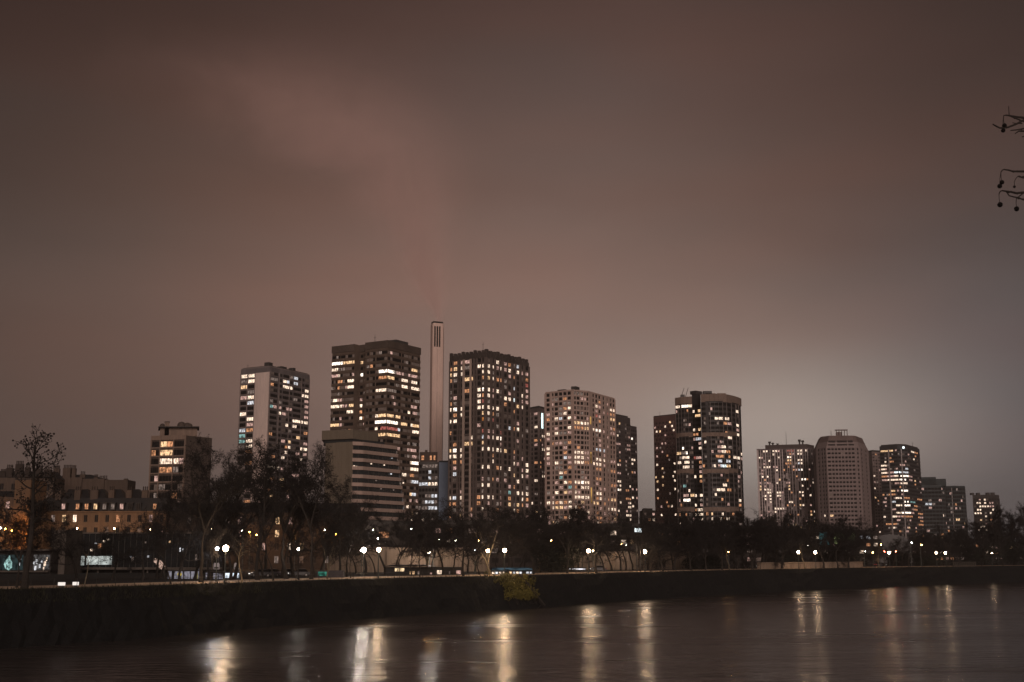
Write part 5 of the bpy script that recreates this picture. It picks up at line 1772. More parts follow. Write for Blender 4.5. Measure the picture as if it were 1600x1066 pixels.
def bare_tree(seed, H, trunk=.3, r0=.22, spread=.75, n1=8, n2=6, n3=6, n4=6, l1=.42, up=.25, twig=.016, tuft=0, lean=0.0, fork=0, bark=None, wob=.12, l4=.85):
    """A winter tree: trunk with limbs, and a crown of branches and twigs."""
    rnd = random.Random(seed)
    T, Cm = MB(), MB()
    bark = bark or BARK

    def grow(p, d, L, r, lev, nseg):
        pts, rad = [p.copy()], [r]
        d = d.normalized()
        for i in range(nseg):
            w = wob * (1 + lev * .9)
            d = (d + Vector((rnd.gauss(0, w), rnd.gauss(0, w), rnd.gauss(0, w) + up * (.10 + .05 * lev)))).normalized()
            p = p + d * (L / nseg)
            pts.append(p.copy())
            rad.append(max(r * (1 - .72 * (i + 1) / nseg), twig * .6))
        return pts, rad

    def point(pts, rad, f):
        k = min(int(f * (len(pts) - 1)), len(pts) - 2)
        t = f * (len(pts) - 1) - k
        return pts[k].lerp(pts[k + 1], t), rad[k] + (rad[k + 1] - rad[k]) * t, (pts[k + 1] - pts[k]).normalized()

    def children(pts, rad, cnt, lo, lev, L, ang):
        ph = rnd.uniform(0, 6.28)
        for i in range(cnt):
            f = min(lo + (1 - lo) * (i + rnd.random() * .9) / cnt, .985)
            p, r, d = point(pts, rad, f)
            ax = d.orthogonal().normalized()
            ax = rot_about(ax, d, ph + i * 2.4 + rnd.uniform(-.5, .5))
            nd = rot_about(d, ax, ang * rnd.uniform(.65, 1.25))
            LL = L * rnd.uniform(.7, 1.2) * (1.1 - .35 * f if lev == 1 else 1)
            rr = r * (.62 if lev < 3 else .6)
            emit(p, nd, LL, rr, lev)

    def emit(p, d, L, r, lev):
        if lev == 1:
            pts, rad = grow(p, d, L, r, 1, 6)
            T.tube(pts, rad, 5, bark, cap=False)
            children(pts, rad, n2, .22, 2, L * .50, spread * .85)
        elif lev == 2:
            pts, rad = grow(p, d, L, max(r, twig * 2.2), 2, 4)
            Cm.tube(pts, rad, 4, TWIG, cap=False)
            children(pts, rad, n3, .15, 3, L * .52, spread * .9)
        elif lev == 3:
            pts, rad = grow(p, d, L, max(r, twig * 1.5), 3, 3)
            Cm.tube(pts, rad, 3, TWIG, cap=False)
            children(pts, rad, n4, .1, 4, max(l4, L * .5), spread)
        else:
            pts, rad = grow(p, d, L, twig, 4, 2)
            Cm.tube(pts, [twig, twig * .8, twig * .35], 3, TWIG, cap=False)
            if tuft and rnd.random() < tuft:
                e = pts[-1]
                s = rnd.uniform(.06, .13)
                Cm.ball(e, s, TUFT, 4, 3)

    d0 = Vector((lean, rnd.uniform(-.05, .05), 1)).normalized()
    base = Vector((0, 0, -.1))
    HT = H * (.80 if not fork else trunk + .05)
    save_up, up_ = up, up
    pts, rad = grow(base, d0, HT, r0, 0, 9)
    rad = [r0 * 1.35] + rad[1:]
    T.tube(pts, rad, 8, bark, cap=False)
    if fork:
        for k in range(fork):
            g = 6.28 * k / fork + rnd.uniform(-.4, .4)
            dd = Vector((math.cos(g) * .42, math.sin(g) * .42, 1)).normalized()
            p2, r2 = grow(pts[-1], dd, (H - HT) * rnd.uniform(.72, .92), rad[-1] * 1.9, 0, 7)
            p2[0] = pts[-1] - Vector((0, 0, .15))
            T.tube(p2, r2, 6, bark, cap=False)
            children(p2, r2, max(3, int(n1 / fork * 1.6)), .12, 1, H * l1 * .66, spread)
    else:
        children(pts, rad, n1, trunk / .8, 1, H * l1, spread)
    for b in (T, Cm):
        b.v = [(x, y, max(z, -.1)) for (x, y, z) in b.v]
    return T, Cm


def proto(name, **kw):
    T, Cm = bare_tree(**kw)
    tm, cm_ = T.mesh("trunk"), Cm.mesh("crown")
    top = max(v[2] for v in Cm.v)
    return (tm, cm_, top)


PROTO = {
    'clump': proto('clump', seed=2, H=20, trunk=.34, r0=.34, spread=1.0, n1=15, n2=4, n3=3, n4=3, l1=.19, up=.14, tuft=.6, twig=.024, wob=.06, l4=.5),
    'plane1': proto('plane1', seed=21, H=24, trunk=.30, r0=.42, spread=.72, n1=10, n2=6, n3=7, n4=7, l1=.34, up=.28, fork=3, twig=.019, tuft=.10),
    'plane2': proto('plane2', seed=37, H=24, trunk=.24, r0=.40, spread=.8, n1=11, n2=6, n3=7, n4=7, l1=.36, up=.22, twig=.019, tuft=.12),
    'plane3': proto('plane3', seed=44, H=23, trunk=.33, r0=.36, spread=.7, n1=9, n2=6, n3=7, n4=7, l1=.38, up=.3, fork=2, lean=.14, twig=.019, tuft=.08),
    'small1': proto('small1', seed=51, H=13, trunk=.28, r0=.17, spread=.8, n1=9, n2=6, n3=6, n4=7, l1=.42, up=.2, twig=.019, l4=.6),
    'small2': proto('small2', seed=63, H=13, trunk=.25, r0=.19, spread=.75, n1=9, n2=6, n3=6, n4=7, l1=.40, up=.26, fork=3, twig=.019, l4=.6),
    'small3': proto('small3', seed=77, H=13, trunk=.30, r0=.22, spread=.9, n1=10, n2=6, n3=6, n4=7, l1=.44, up=.1, twig=.019, l4=.65, wob=.16),
    'dense1': proto('dense1', seed=81, H=17, trunk=.16, r0=.26, spread=.75, n1=13, n2=7, n3=7, n4=8, l1=.36, up=.2, twig=.025, l4=.8),
    'dense2': proto('dense2', seed=92, H=17, trunk=.14, r0=.28, spread=.85, n1=14, n2=7, n3=7, n4=8, l1=.38, up=.15, twig=.026, l4=.8),
    'spire': proto('spire', seed=97, H=24, trunk=.12, r0=.30, spread=.45, n1=14, n2=7, n3=6, n4=7, l1=.24, up=.5, twig=.03, l4=.9),
    'sapling': proto('sapling', seed=103, H=7, trunk=.45, r0=.10, spread=.7, n1=7, n2=4, n3=4, n4=3, l1=.32, up=.3, twig=.012, l4=.4),
    'palesap': proto('palesap', seed=109, H=9, trunk=.50, r0=.14, spread=.8, n1=7, n2=5, n3=4, n4=4, l1=.36, up=.25, twig=.012, l4=.45, bark=PALEBARK),
    'lowvase': proto('lowvase', seed=118, H=8, trunk=.16, r0=.20, spread=.6, n1=8, n2=5, n3=5, n4=4, l1=.45, up=.4, fork=3, twig=.013, l4=.5, bark=PALEBARK),
}
KINDWORD = {'clump': 'tall slim tree with clumped twigs', 'plane1': 'tall forked plane tree', 'plane2': 'tall broad plane tree', 'plane3': 'tall leaning plane tree', 'small1': 'bare round-crowned tree',
            'small2': 'bare forked tree', 'small3': 'bare wide-spreading tree', 'dense1': 'dense dark-twigged tree', 'dense2': 'dense wide dark tree', 'spire': 'upright spire-like bare tree', 'sapling': 'thin bare sapling', 'palesap': 'young tree with a pale lamp-lit trunk', 'lowvase': 'low vase-shaped bare tree'}
# px of the trunk, metres behind the edge, photo row of the crown's top (or None: the belt's skyline), kind, width factor
TREES = [
    (38, 2.0, 657, 'clump', 1.0), (26, 7, 770, 'small2', 1.0), (132, 2.2, 846, 'palesap', 1.0), (118, 34, 800, 'small3', 1.2), (175, 40, 806, 'small1', 1.2), (222, 30, 800, 'small3', 1.1), (-30, 20, 760, 'small1', 1.2),
    (245, 44, 742, 'plane2', .9), (267, 6, 838, 'sapling', 1.1), (288, 3.5, 858, 'sapling', .9), (314, 10, 697, 'plane3', .95), (330, 4, 820, 'small2', .7), (352, 40, 676, 'plane1', .9), (378, 5, 832, 'palesap', 1.2),
    (402, 16, 668, 'plane2', .95), (427, 7, 834, 'sapling', 1.2), (447, 18, 683, 'plane1', .9), (467, 5, 838, 'sapling', 1.3), (486, 9, 690, 'plane3', .85), (511, 8, 838, 'lowvase', .9), (530, 40, 742, 'plane2', .8),
    (548, 9, 812, 'small2', .7), (570, 42, 768, 'small3', 1.2), (602, 46, 778, 'small1', 1.3), (628, 46, 792, 'small2', 1.2), (656, 4.5, 776, 'small1', .6), (668, 40, 822, 'lowvase', 1.1), (692, 30, 790, 'small3', 1.1), (724, 5, 776, 'small3', 1.0),
    (742, 36, 790, 'small1', 1.2), (764, 6, 804, 'lowvase', 1.2), (790, 32, 786, 'small2', 1.2), (812, 44, 790, 'small1', 1.3), (834, 9, 792, 'small1', 1.0), (862, 34, 787, 'small3', 1.1), (886, 14, 788, 'small2', 1.1), (905, 36, 782, 'dense1', .9),
    (932, 3.0, 778, 'small3', 1.0), (956, 30, 797, 'small1', 1.2), (978, 34, 806, 'small3', 1.1), (1017, 10, 810, 'dense1', .9), (1036, 7, 802, 'dense2', .9), (1054, 20, 797, 'small3', 1.2), (1080, 9, 795, 'dense1', 1.0), (1104, 26, 792, 'dense2', .9),
    (1128, 10, 797, 'dense1', .9), (1140, 4, 838, 'palesap', 1.3), (1152, 22, 795, 'small1', 1.2), (1176, 9, 792, 'dense2', .95), (1198, 26, 794, 'dense1', 1.0), (1222, 10, 797, 'dense2', .9), (1244, 24, 798, 'dense1', .95), (1258, 4, 838, 'palesap', 1.4),
    (1270, 14, 802, 'dense1', .9), (1294, 24, 803, 'dense2', .9), (1318, 12, 806, 'dense1', .85), (1338, 20, 826, 'dense2', .9), (1366, 20, 842, 'dense1', .9), (1374, 5, 850, 'lowvase', 1.2), (1396, 28, 838, 'dense2', .9), (1420, 14, 826, 'small1', 1.3), (1444, 20, 820, 'dense1', .8),
    (1468, 30, 832, 'dense2', .9), (1490, 12, 816, 'small3', 1.2), (1512, 22, 826, 'dense1', .9), (1534, 14, 812, 'spire', .9), (1552, 24, 800, 'spire', .9), (1568, 10, 788, 'spire', 1.0), (1584, 20, 796, 'spire', .9), (1602, 12, 784, 'spire', 1.0), (1628, 20, 784, 'dense1', 1.2),
    (250, 60, 783, 'plane1', 1.00),
    (304, 34, 743, 'plane1', 1.00),
    (366, 30, 728, 'plane1', 1.00),
    (415, 44, 728, 'plane1', 1.00),
    (458, 36, 732, 'plane1', 1.00),
    (500, 34, 742, 'plane1', 1.00),
    (542, 24, 790, 'plane1', 1.00),
    (556, 60, 808, 'small1', 1.00),
    (360, 22, 752, 'small3', 1.00),
    (410, 26, 762, 'small1', 1.00),
    (440, 30, 770, 'small3', 1.00),
    (325, 26, 766, 'small1', 1.00),
    (280, 24, 780, 'small3', 1.00),
    (490, 24, 775, 'small1', 1.00),
    (586, 49, 805, 'small1', 1.00),
    (619, 51, 793, 'small1', 1.00),
    (643, 23, 798, 'small2', 1.00),
    (679, 22, 793, 'small2', 1.00),
    (707, 26, 807, 'small1', 1.00),
    (731, 51, 791, 'small1', 1.00),
    (749, 18, 807, 'small2', 1.00),
    (778, 58, 792, 'small2', 1.00),
    (798, 58, 800, 'small2', 1.00),
    (819, 59, 792, 'small1', 1.00),
    (844, 33, 792, 'small2', 1.00),
    (872, 32, 806, 'small1', 1.00),
    (895, 48, 789, 'small3', 1.00),
    (921, 38, 795, 'small1', 1.00),
    (944, 25, 794, 'small1', 1.00),
    (970, 33, 797, 'small1', 1.00),
    (989, 42, 788, 'small1', 1.00),
    (1287, 6, 806, 'small3', 1.20),
    (1309, 5, 808, 'small1', 1.10),
    (1326, 8, 806, 'small3', 1.20),
    (1001, 8, 818, 'small2', 1.00),
    (1012, 42, None, 'dense2', 1.00),
    (1028, 24, None, 'small3', 1.00),
    (1052, 29, None, 'dense2', 1.00),
    (1079, 17, None, 'dense2', 1.00),
    (1102, 14, None, 'dense1', 1.00),
    (1117, 37, None, 'dense2', 1.00),
    (1146, 28, None, 'dense1', 1.00),
    (1162, 27, None, 'dense2', 1.00),
    (1189, 42, None, 'dense2', 1.00),
    (1213, 20, None, 'dense1', 1.00),
    (1226, 41, None, 'small3', 1.00),
    (1247, 48, None, 'dense2', 1.00),
    (1277, 34, None, 'small3', 1.00),
    (1292, 59, None, 'dense1', 1.00),
    (1321, 28, None, 'dense2', 1.00),
    (1336, 47, None, 'dense2', 1.00),
    (1363, 50, None, 'dense1', 1.00),
    (1381, 30, None, 'dense1', 1.00),
    (1409, 26, None, 'small3', 1.00),
    (1432, 42, None, 'dense2', 1.00),
    (1455, 34, None, 'small3', 1.00),
    (1474, 27, None, 'dense2', 1.00),
    (1492, 31, None, 'dense2', 1.00),
    (1512, 51, None, 'dense2', 1.00),
    (1539, 36, None, 'dense2', 1.00),
    (1557, 36, None, 'dense2', 1.00),
    (1578, 50, None, 'dense2', 1.00),
]
MARKS = [(-200, 62, "by the narrow orange-lit house"), (62, 165, "before the glass hall's lit rooms"), (165, 282, "by the glass hall's plain end"), (282, 345, "by the pale kiosks"), (345, 392, "by the brightest lamp"), (392, 505, "below the pale-cornered slab tower"), (505, 612, "below the banded office block"), (612, 700, "by the dark pavilion"),
         (700, 800, "below the toothed dark tower"), (800, 850, "below the narrow grey tower"), (850, 960, "below the beige grid tower"), (960, 1012, "below the charcoal stepped tower"), (1012, 1058, "below the red-brown tower"), (1058, 1165, "below the dark lobed tower"), (1165, 1276, "below the finned tower"),
         (1276, 1358, "below the tapered tower"), (1358, 1438, "below the bright banded tower"), (1438, 1510, "below the dark glass offices"), (1510, 1564, "below the lone far tower"), (1564, 1800, "at the bank's far end")]


def unique_labels(items):
    """items: (px, phrase) -> label with its landmark, and its place among the like where several share both."""
    keys = []
    for px, phrase in items:
        mark = next(m for a, b, m in MARKS if a <= px < b)
        keys.append((phrase, mark))
    out = []
    for i, k in enumerate(keys):
        same = sorted([j for j in range(len(keys)) if keys[j] == k], key=lambda j: items[j][0])
        t = f"{k[0]} {k[1]}"
        if len(same) > 1:
            r = same.index(i)
            if len(same) == 2:
                t += ", the left one" if r == 0 else ", the right one"
            else:
                t += f", {ORD[r]} of {NUM[len(same)]} from the left"
        out.append(t)
    return out


labs = unique_labels([(t[0], KINDWORD[t[3]]) for t in TREES])
rnd = random.Random(17)
for (px, dist, top, kind, wf), lab in zip(TREES, labs):
    tm, cmh, pt = PROTO[kind]
    p = behind(px, dist)
    Y = p.y
    if top is None:
        top = interp(SKYLINE, px) + rnd.uniform(0, 14)
    h = EYE + (868.7 - top) / F * Y - GROUND
    s = h / pt
    r = empty("bare_tree", (p.x, p.y, GROUND), lab, "tree", "bare trees along the river path", rz=rnd.uniform(0, 6.28) if kind not in ('plane3', 'clump') else (2.9 if px > 400 else .2))
    w = s * wf
    if kind.startswith(('dense', 'spire')):
        w = max(w, s)
    r.scale = (w, w, s)
    for nm, me in (("trunk", tm), ("crown", cmh)):
        o = bpy.data.objects.new(nm, me)
        COL.objects.link(o)
        o.parent = r

# ------------------------------------------------------------------ bushes
def leafmass(seed, rx, ry, rz, n, mat, size, low=-.2):
    rnd = random.Random(seed)
    m = MB()
    lumps = [(Vector((rnd.uniform(-.6, .6), rnd.uniform(-.5, .5), rnd.uniform(-.1, .5))), rnd.uniform(.35, .6)) for _ in range(9)]
    for _ in range(n):
        c, r = rnd.choice(lumps)
        d = Vector((rnd.gauss(0, 1), rnd.gauss(0, 1), rnd.gauss(0, 1))).normalized() * r * rnd.uniform(.6, 1.08)
        p = c + d
        if p.z < low:
            continue
        p = Vector((p.x * rx, p.y * ry, p.z * rz))
        a = Vector((rnd.gauss(0, 1), rnd.gauss(0, 1), rnd.gauss(0, .7))).normalized()
        b_ = a.orthogonal().normalized()
        s = size * rnd.uniform(.6, 1.3)
        m.add([p - a * s, p + b_ * s * .5, p + a * s, p - b_ * s * .5], [(0, 1, 2, 3)], mat)
    return m


EVER = surf("evergreen_leaf", (.013, .014, .0105), rough=.7, var=.4)
for (px, dist, w, h, lab) in ((870, 24, 5.2, 6.2, "dark round evergreen bush behind the path, below the beige grid tower"), (1232, 30, 6, 5, "dark evergreen bush behind the path, below the finned tower"), (1300, 30, 6, 5, "dark evergreen bush below the tapered tower"), (1412, 30, 8, 5.5, "dark evergreen bush below the bright banded tower"), (1330, 34, 7, 5, "dark evergreen bush under the yellow-green screen"),
                             (1452, 20, 7, 5.5, "dark evergreen bush beside the twin far lamps"), (1540, 14, 9, 8, "large dark evergreen bush below the lone far tower"), (1585, 14, 10, 9, "large dark evergreen bush at the far end of the bank"), (1100, 30, 6, 5, "dark evergreen bush below the dark lobed tower")):
    p = behind(px, dist)
    r = empty("evergreen_bush", (p.x, p.y, GROUND), lab, "bush")
    leafmass(px, w, w * .7, h * .95, 5200, EVER, .30).build("foliage", r, loc=(0, 0, h * .25))
    m_ = MB()
    for k in range(4):
        a = k * 1.6
        m_.tube([(0, 0, -.1), (math.cos(a) * w * .2, math.sin(a) * w * .2, h * .35), (math.cos(a) * w * .35, math.sin(a) * w * .35, h * .6)], [.12, .08, .04], 5, BARK)
    m_.build("stem", r)

# ivy on the bank, lit by the lamp above it
ivy_leaf = surf("ivy_leaf", (.105, .087, .02), rough=.6, var=.6, scale=1.5)
q, d = crest(796)
ivy = empty("ivy_bush", (q.x, q.y, GROUND), "yellow-green ivy bush spilling down the bank under a path lamp", "ivy bush")
rnd = random.Random(3)
m_ = MB()
nn = Vector((d.y, -d.x))
for _ in range(240):
    u = max(-1, min(1, rnd.gauss(0, .45)))
    v = rnd.random() ** .9
    if rnd.random() > 1 - abs(u) ** 2:
        continue
    s_ = u * 9.0 * (1.0 - .25 * v) + 1.2 * v
    R0 = rnd.uniform(.2, .75)
    out = .2 + 2.5 * v + R0 * .45
    c_ = Vector((q.x, q.y)) + d * s_ + nn * out
    c3 = Vector((c_.x, c_.y, GROUND + .25 - 4.7 * v))
    for _k in range(int(60 * R0)):
        e = Vector((rnd.gauss(0, 1), rnd.gauss(0, 1), rnd.gauss(0, .8))).normalized()
        P3 = c3 + e * R0 * rnd.uniform(.7, 1.05)
        a = Vector((rnd.gauss(0, 1), rnd.gauss(0, 1), rnd.gauss(0, 1))).normalized()
        b_ = a.orthogonal().normalized()
        s = rnd.uniform(.08, .20)
        m_.add([P3 - a * s, P3 + b_ * s * .7, P3 + a * s, P3 - b_ * s * .7], [(0, 1, 2, 3)], ivy_leaf)
m_.build("foliage", ivy)
m_ = MB()
for k in range(16):
    s0 = rnd.uniform(-4.5, 4.5)
    pts = []
    for j in range(6):
        v = j / 5
        p = Vector((q.x, q.y)) + d * (s0 * (1 + .3 * v) + rnd.uniform(-.3, .3)) + nn * (.3 + 3.1 * v)
        pts.append((p.x, p.y, GROUND + .3 - 5.9 * v))
    m_.tube(pts, [.035] * 6, 4, BARK)
m_.build("stem", ivy)
lg = MB()
p0, p1 = q + d * 2.2 + nn * .5, q + d * 6.2 + nn * 4.2
lg.tube([(p0.x, p0.y, GROUND + .2), ((p0.x * .6 + p1.x * .4), (p0.y * .6 + p1.y * .4), GROUND - 1.9), (p1.x, p1.y, GROUND - 5.9)], [.32, .26, .18], 7, BARK)
for k in range(7):
    f = .2 + k * .11
    p = p0.lerp(p1, f)
    z = GROUND + .2 - 6.1 * f
    lg.tube([(p.x, p.y, z), (p.x + rnd.uniform(-.8, .8) , p.y - .6, z - .8), (p.x + rnd.uniform(-1.4, 1.4), p.y - 1.0, z - 1.9)], [.07, .04, .02], 4, BARK)
tag(lg.build("fallen_trunk"), "dark trunk slanting down the bank across the lit ivy", "trunk")

# rough grass along the crest
gm = surf("crest_grass", (.022, .021, .011), rough=.8, var=.5)
m_ = MB()
for _ in range(9000):
    px = rnd.uniform(-60, 1500) if rnd.random() < .7 else rnd.uniform(-40, 400)
    c_, dd = crest(px)
    n2 = Vector((dd.y, -dd.x))
    out = rnd.uniform(-.5, 1.1)
    p = c_ + n2 * out
    z = GROUND - max(0, out) * 1.4
    h = rnd.uniform(.12, .42)
    a = rnd.uniform(0, 6.28)
    w = rnd.uniform(.02, .05)
    m_.add([(p.x - w * math.cos(a), p.y - w * math.sin(a), z - .1), (p.x + w * math.cos(a), p.y + w * math.sin(a), z - .1), (p.x + rnd.uniform(-.15, .15), p.y + rnd.uniform(-.15, .15), z + h)], [(0, 1, 2)], gm)
tag(m_.build("grass"), "rough grass along the edge of the bank", "grass", kind="stuff")

# ------------------------------------------------------------------ the plane tree beside the viewer
pt_ = empty("plane_tree", (5.4, 6.6, 8.55 - 10.4 + 10.4), "plane tree branch tips with round seed balls hanging into the upper right of the sky", "tree")
Y7 = 7.0
R_ = lambda px, py, dy=0: at(px, py, Y7 + dy)
m_ = MB()
m_.tube([(5.4, 6.6, 8.4), (5.35, 6.65, 10.5), (5.5, 6.8, 12.5), (5.3, 7.0, 15)], [.28, .24, .2, .14], 9, PALEBARK)
m_.build("trunk", pt_)
TWD = surf("near_twig", (.030, .023, .020), rough=.9, var=.3, scale=20)
m_ = MB()


def tw(pts, r0, r1):
    P_ = [R_(*p) for p in pts]
    k = len(P_) - 1
    m_.tube(P_, [r0 + (r1 - r0) * i / k for i in range(k + 1)], 6, TWD)


m_.tube([(5.45, 6.75, 12.0), (4.3, 6.9, 12.55), R_(1660, 182), R_(1640, 184)], [.05, .03, .012, .009], 6, TWD)
tw([(1642, 184), (1614, 187), (1598, 184), (1590, 183), (1578, 181), (1572, 180), (1568, 181)], .009, .003)
tw([(1577, 181), (1576.5, 175), (1576, 166)], .003, .002)
tw([(1642, 186), (1610, 191), (1597, 189), (1587, 185), (1579, 182)], .008, .003)
tw([(1640, 190), (1612, 190), (1599, 188), (1590, 193), (1583, 196), (1575, 199), (1567, 200), (1562, 200), (1556, 197), (1551, 194)], .008, .004)
tw([(1597, 193), (1588, 193), (1582, 192)], .004, .002)
tw([(1640, 200), (1610, 200), (1600, 201), (1589, 203), (1579, 204)], .007, .003)
tw([(1600, 205), (1592, 205), (1586, 209)], .006, .003)
tw([(1610, 213), (1602, 213), (1597, 214)], .005, .003)
m_.tube([(5.4, 6.7, 11.4), (4.4, 6.85, 12.0), R_(1670, 266), R_(1640, 267)], [.05, .03, .012, .009], 6, TWD)
tw([(1642, 267), (1612, 268), (1598, 268), (1590, 268), (1583, 268), (1576, 266), (1569, 265), (1566, 266), (1564, 269)], .008, .003)
tw([(1642, 278), (1608, 278), (1598, 278), (1592, 275), (1590, 276), (1586, 281)], .006, .002)
tw([(1600, 276), (1595, 277), (1591, 276)], .005, .003)
m_.tube([(5.4, 6.7, 11.2), (4.4, 6.85, 11.8), R_(1670, 302), R_(1640, 301)], [.05, .03, .012, .009], 6, TWD)
tw([(1642, 301), (1612, 301), (1598, 301), (1588, 302), (1580, 300), (1572, 299), (1566, 298), (1563, 299), (1561, 303)], .009, .003)
tw([(1572, 299), (1577, 306), (1585, 308), (1592, 309), (1598, 312), (1606, 314)], .004, .005)
tw([(1600, 301), (1595, 305), (1590, 309), (1588, 311)], .004, .003)
tw([(1600, 311), (1594, 311), (1590, 309)], .004, .003)
for k in range(26):
    px, py = rnd.choice([(1588, 184), (1594, 189), (1590, 193), (1595, 204), (1584, 268), (1592, 268), (1585, 301), (1592, 302), (1579, 300), (1593, 310), (1572, 199)])
    p_ = R_(px + rnd.uniform(-3, 3), py + rnd.uniform(-.6, .6))
    m_.ball(p_, rnd.uniform(.004, .0075), TWD, 5, 4)
m_.build("branch", pt_)
SEED = surf("seed_ball", (.030, .022, .020), rough=1, var=.5, scale=120, bump=1.0)
SEEDS = [((1568, 181), (1569.5, 196.5), 3.6), ((1568, 181), (1567.5, 204), 3.4), ((1564, 269), (1565.5, 285), 3.5), ((1564, 269), (1562, 291), 3.6), ((1586, 281), (1585, 292), 2.1), ((1561, 303), (1562.5, 320), 4.1), ((1588, 311), (1588.5, 326.5), 3.9), ((1632, 268), (1632, 296), 4)]
for (a, q_, r_) in SEEDS:
    c_ = R_(*q_)
    rr_ = r_ / F * Y7
    st = MB()
    a3 = R_(*a)
    st.tube([a3, a3.lerp(c_, .5) + Vector((-.002, 0, .004)), c_], [.0022, .0018, .0018], 5, TWD)
    # spiky ball
    bm = bmesh.new()
    bmesh.ops.create_icosphere(bm, subdivisions=3, radius=rr_)
    for v in bm.verts:
        v.co *= 1 + rnd.uniform(-.07, .12)
    st.add([c_ + v.co for v in bm.verts], [tuple(v.index for v in f.verts) for f in bm.faces], SEED)
    bm.free()
    st.build("seed_ball", pt_)

# ------------------------------------------------------------------ lamps
POLE = surf("lamp_pole", (.05, .055, .05), rough=.5, var=.2)


def globe_mesh(name, r, col, strength):
    m = MB()
    big = strength > 60                 # only lamps that light their surroundings are sampled as lamps
    m.ball((0, 0, 0), r, glow(name, col, strength if big else min(strength, 9), vary=False, sample=big), 6, 4, 1.1)
    return m.mesh("lamp_globe")


WARM, COOL, SODIUM = (1.0, .66, .36), (.86, .90, 1.0), (1.0, .40, .075)
GL = {}


def globe(key, r, col, I):
    k = (key, r, I)
    if k not in GL:
        GL[k] = globe_mesh("lamp_" + key + str(len(GL)), r, col, I / (math.pi * r * r))
    return GL[k]


def pole_mesh(h, arm):
    m = MB()
    if arm:
        m.tube([(0, 0, 0), (0, 0, h * .92), (0, -.25, h * .99), (0, -1.3, h + .12)], [.12, .075, .06, .05], 6, POLE)
        m.box(-.18, .18, -1.9, -1.2, h + .06, h + .22, POLE)
    else:
        m.lathe((0, 0, 0), [(.16, 0), (.16, .5), (.09, .7), (.06, h - .35), (.10, h - .28), (.05, h - .24), (.14, h - .2)], 8, POLE)
        m.lathe((0, 0, h), [(.26, .22), (.16, .34), (.05, .45)], 8, POLE)
    return m.mesh("pole")


POLES = {}


def lamp(name, lab, cat, group, p, h, key, col, I, r, arm=False):
    k = (round(h, 1), arm)
    if k not in POLES:
        POLES[k] = pole_mesh(h, arm)
    e = empty(name, (p[0], p[1], GROUND), lab, cat, group)
    o = bpy.data.objects.new("pole", POLES[k])
    COL.objects.link(o)
    o.parent = e
    g = bpy.data.objects.new("lamp_globe", globe(key, r, col, I))
    COL.objects.link(g)
    g.parent = e
    g.location = (0, -1.6, h - .06 - r * .4) if arm else (0, 0, h)
    return e


PATHL = [(337, 14, 'cool', 70, .26), (350.5, 1.6, 'warm', 190, .38), (465, 14, 'white', 60, .24), (567.5, 22, 'white', 150, .40), (564, 34, 'white', 40, .22), (591, 2.2, 'warm', 130, .33), (742, 30, 'cool', 30, .2), (762, 22, 'warm', 120, .34), (788.5, .9, 'warm', 270, .34),
         (920, 5, 'warm', 150, .36), (927, 9, 'warm', 40, .2), (1008.5, 7, 'warm', 150, .38), (1248.5, 3.5, 'warm', 150, .38), (1275, 3.0, 'warm', 160, .38), (1365, 6, 'amber', 50, .26), (1390.5, 3.2, 'warm', 150, .38), (1464, 3.2, 'warm', 170, .45), (1478.5, 3.2, 'warm', 150, .40), (1551, 4, 'warm', 40, .22), (1139, 4.5, 'amber', 25, .14)]
COLS = {'warm': (1.0, .70, .44), 'white': (1.0, .86, .74), 'cool': (.86, .90, 1.0), 'amber': (1.0, .52, .16)}
CW = {'warm': 'warm white', 'white': 'white', 'cool': 'cool white', 'amber': 'amber'}
labs = unique_labels([(l[0], CW[l[2]] + " post-top lamp") for l in PATHL])
for (px, dist, key, I, r), lab in zip(PATHL, labs):
    p = behind(px, dist)
    h = 5.0
    lamp("path_lamp", lab, "lamp", "post-top lamps along the path", p, h, key, COLS[key], I * (.66 if px < 1100 else .27), r * (1.1 if I > 110 else .92))

# taller road lamps across the water: column, head row, depth, colour, strength
ROADL = [(-6, 826, 340, 'sodium', 160), (1, 825, 325, 'white', 60), (8, 827, 340, 'sodium', 620), (18.5, 830, 339, 'sodium', 620), (62.5, 825.5, 362, 'honey', 170), (120.5, 826.5, 362, 'honey', 110), (178.5, 826.5, 362, 'honey', 170), (234.5, 827.5, 362, 'honey', 90), (275.5, 828, 362, 'honey', 170), (330, 828, 330, 'white', 150), (378.5, 829, 330, 'white', 200), (389.5, 832, 357, 'sodium', 260), (401, 836, 357, 'sodium', 110), (460, 834, 360, 'sodium', 130), (507, 828.5, 330, 'white', 120),
         (525, 835, 363, 'sodium', 260), (540.5, 828.5, 330, 'white', 140), (583, 828, 330, 'white', 110), (590.5, 842.5, 285, 'white', 50), (643, 827, 320, 'white', 90), (670.5, 864, 298, 'white', 420), (676, 843, 300, 'amber', 60), (686, 844, 320, 'white', 40), (712, 845, 330, 'white', 50), (786.5, 842.5, 330, 'amber', 110), (748, 845.5, 330, 'amber', 60), (861.5, 845, 335, 'amber', 120), (910, 849, 340, 'white', 60), (978.5, 852, 350, 'white', 130), (971, 850.5, 350, 'amber', 50), (996, 845, 380, 'amber', 90), (1004, 853, 350, 'white', 70), (938, 851, 345, 'white', 50),
         (1377, 851.5, 430, 'amber', 30), (1424.5, 848.5, 450, 'white', 25), (1440, 852, 450, 'amber', 25), (1262, 853, 440, 'white', 30), (1192, 853.5, 420, 'amber', 30), (1213, 846, 440, 'white', 30), (1352, 862.5, 430, 'white', 15), (1399.5, 862, 440, 'red', 30), (1382, 862, 440, 'red', 30)]
COLS.update({'honey': (1.0, .60, .30), 'sodium': SODIUM, 'red': (1, .12, .07)})
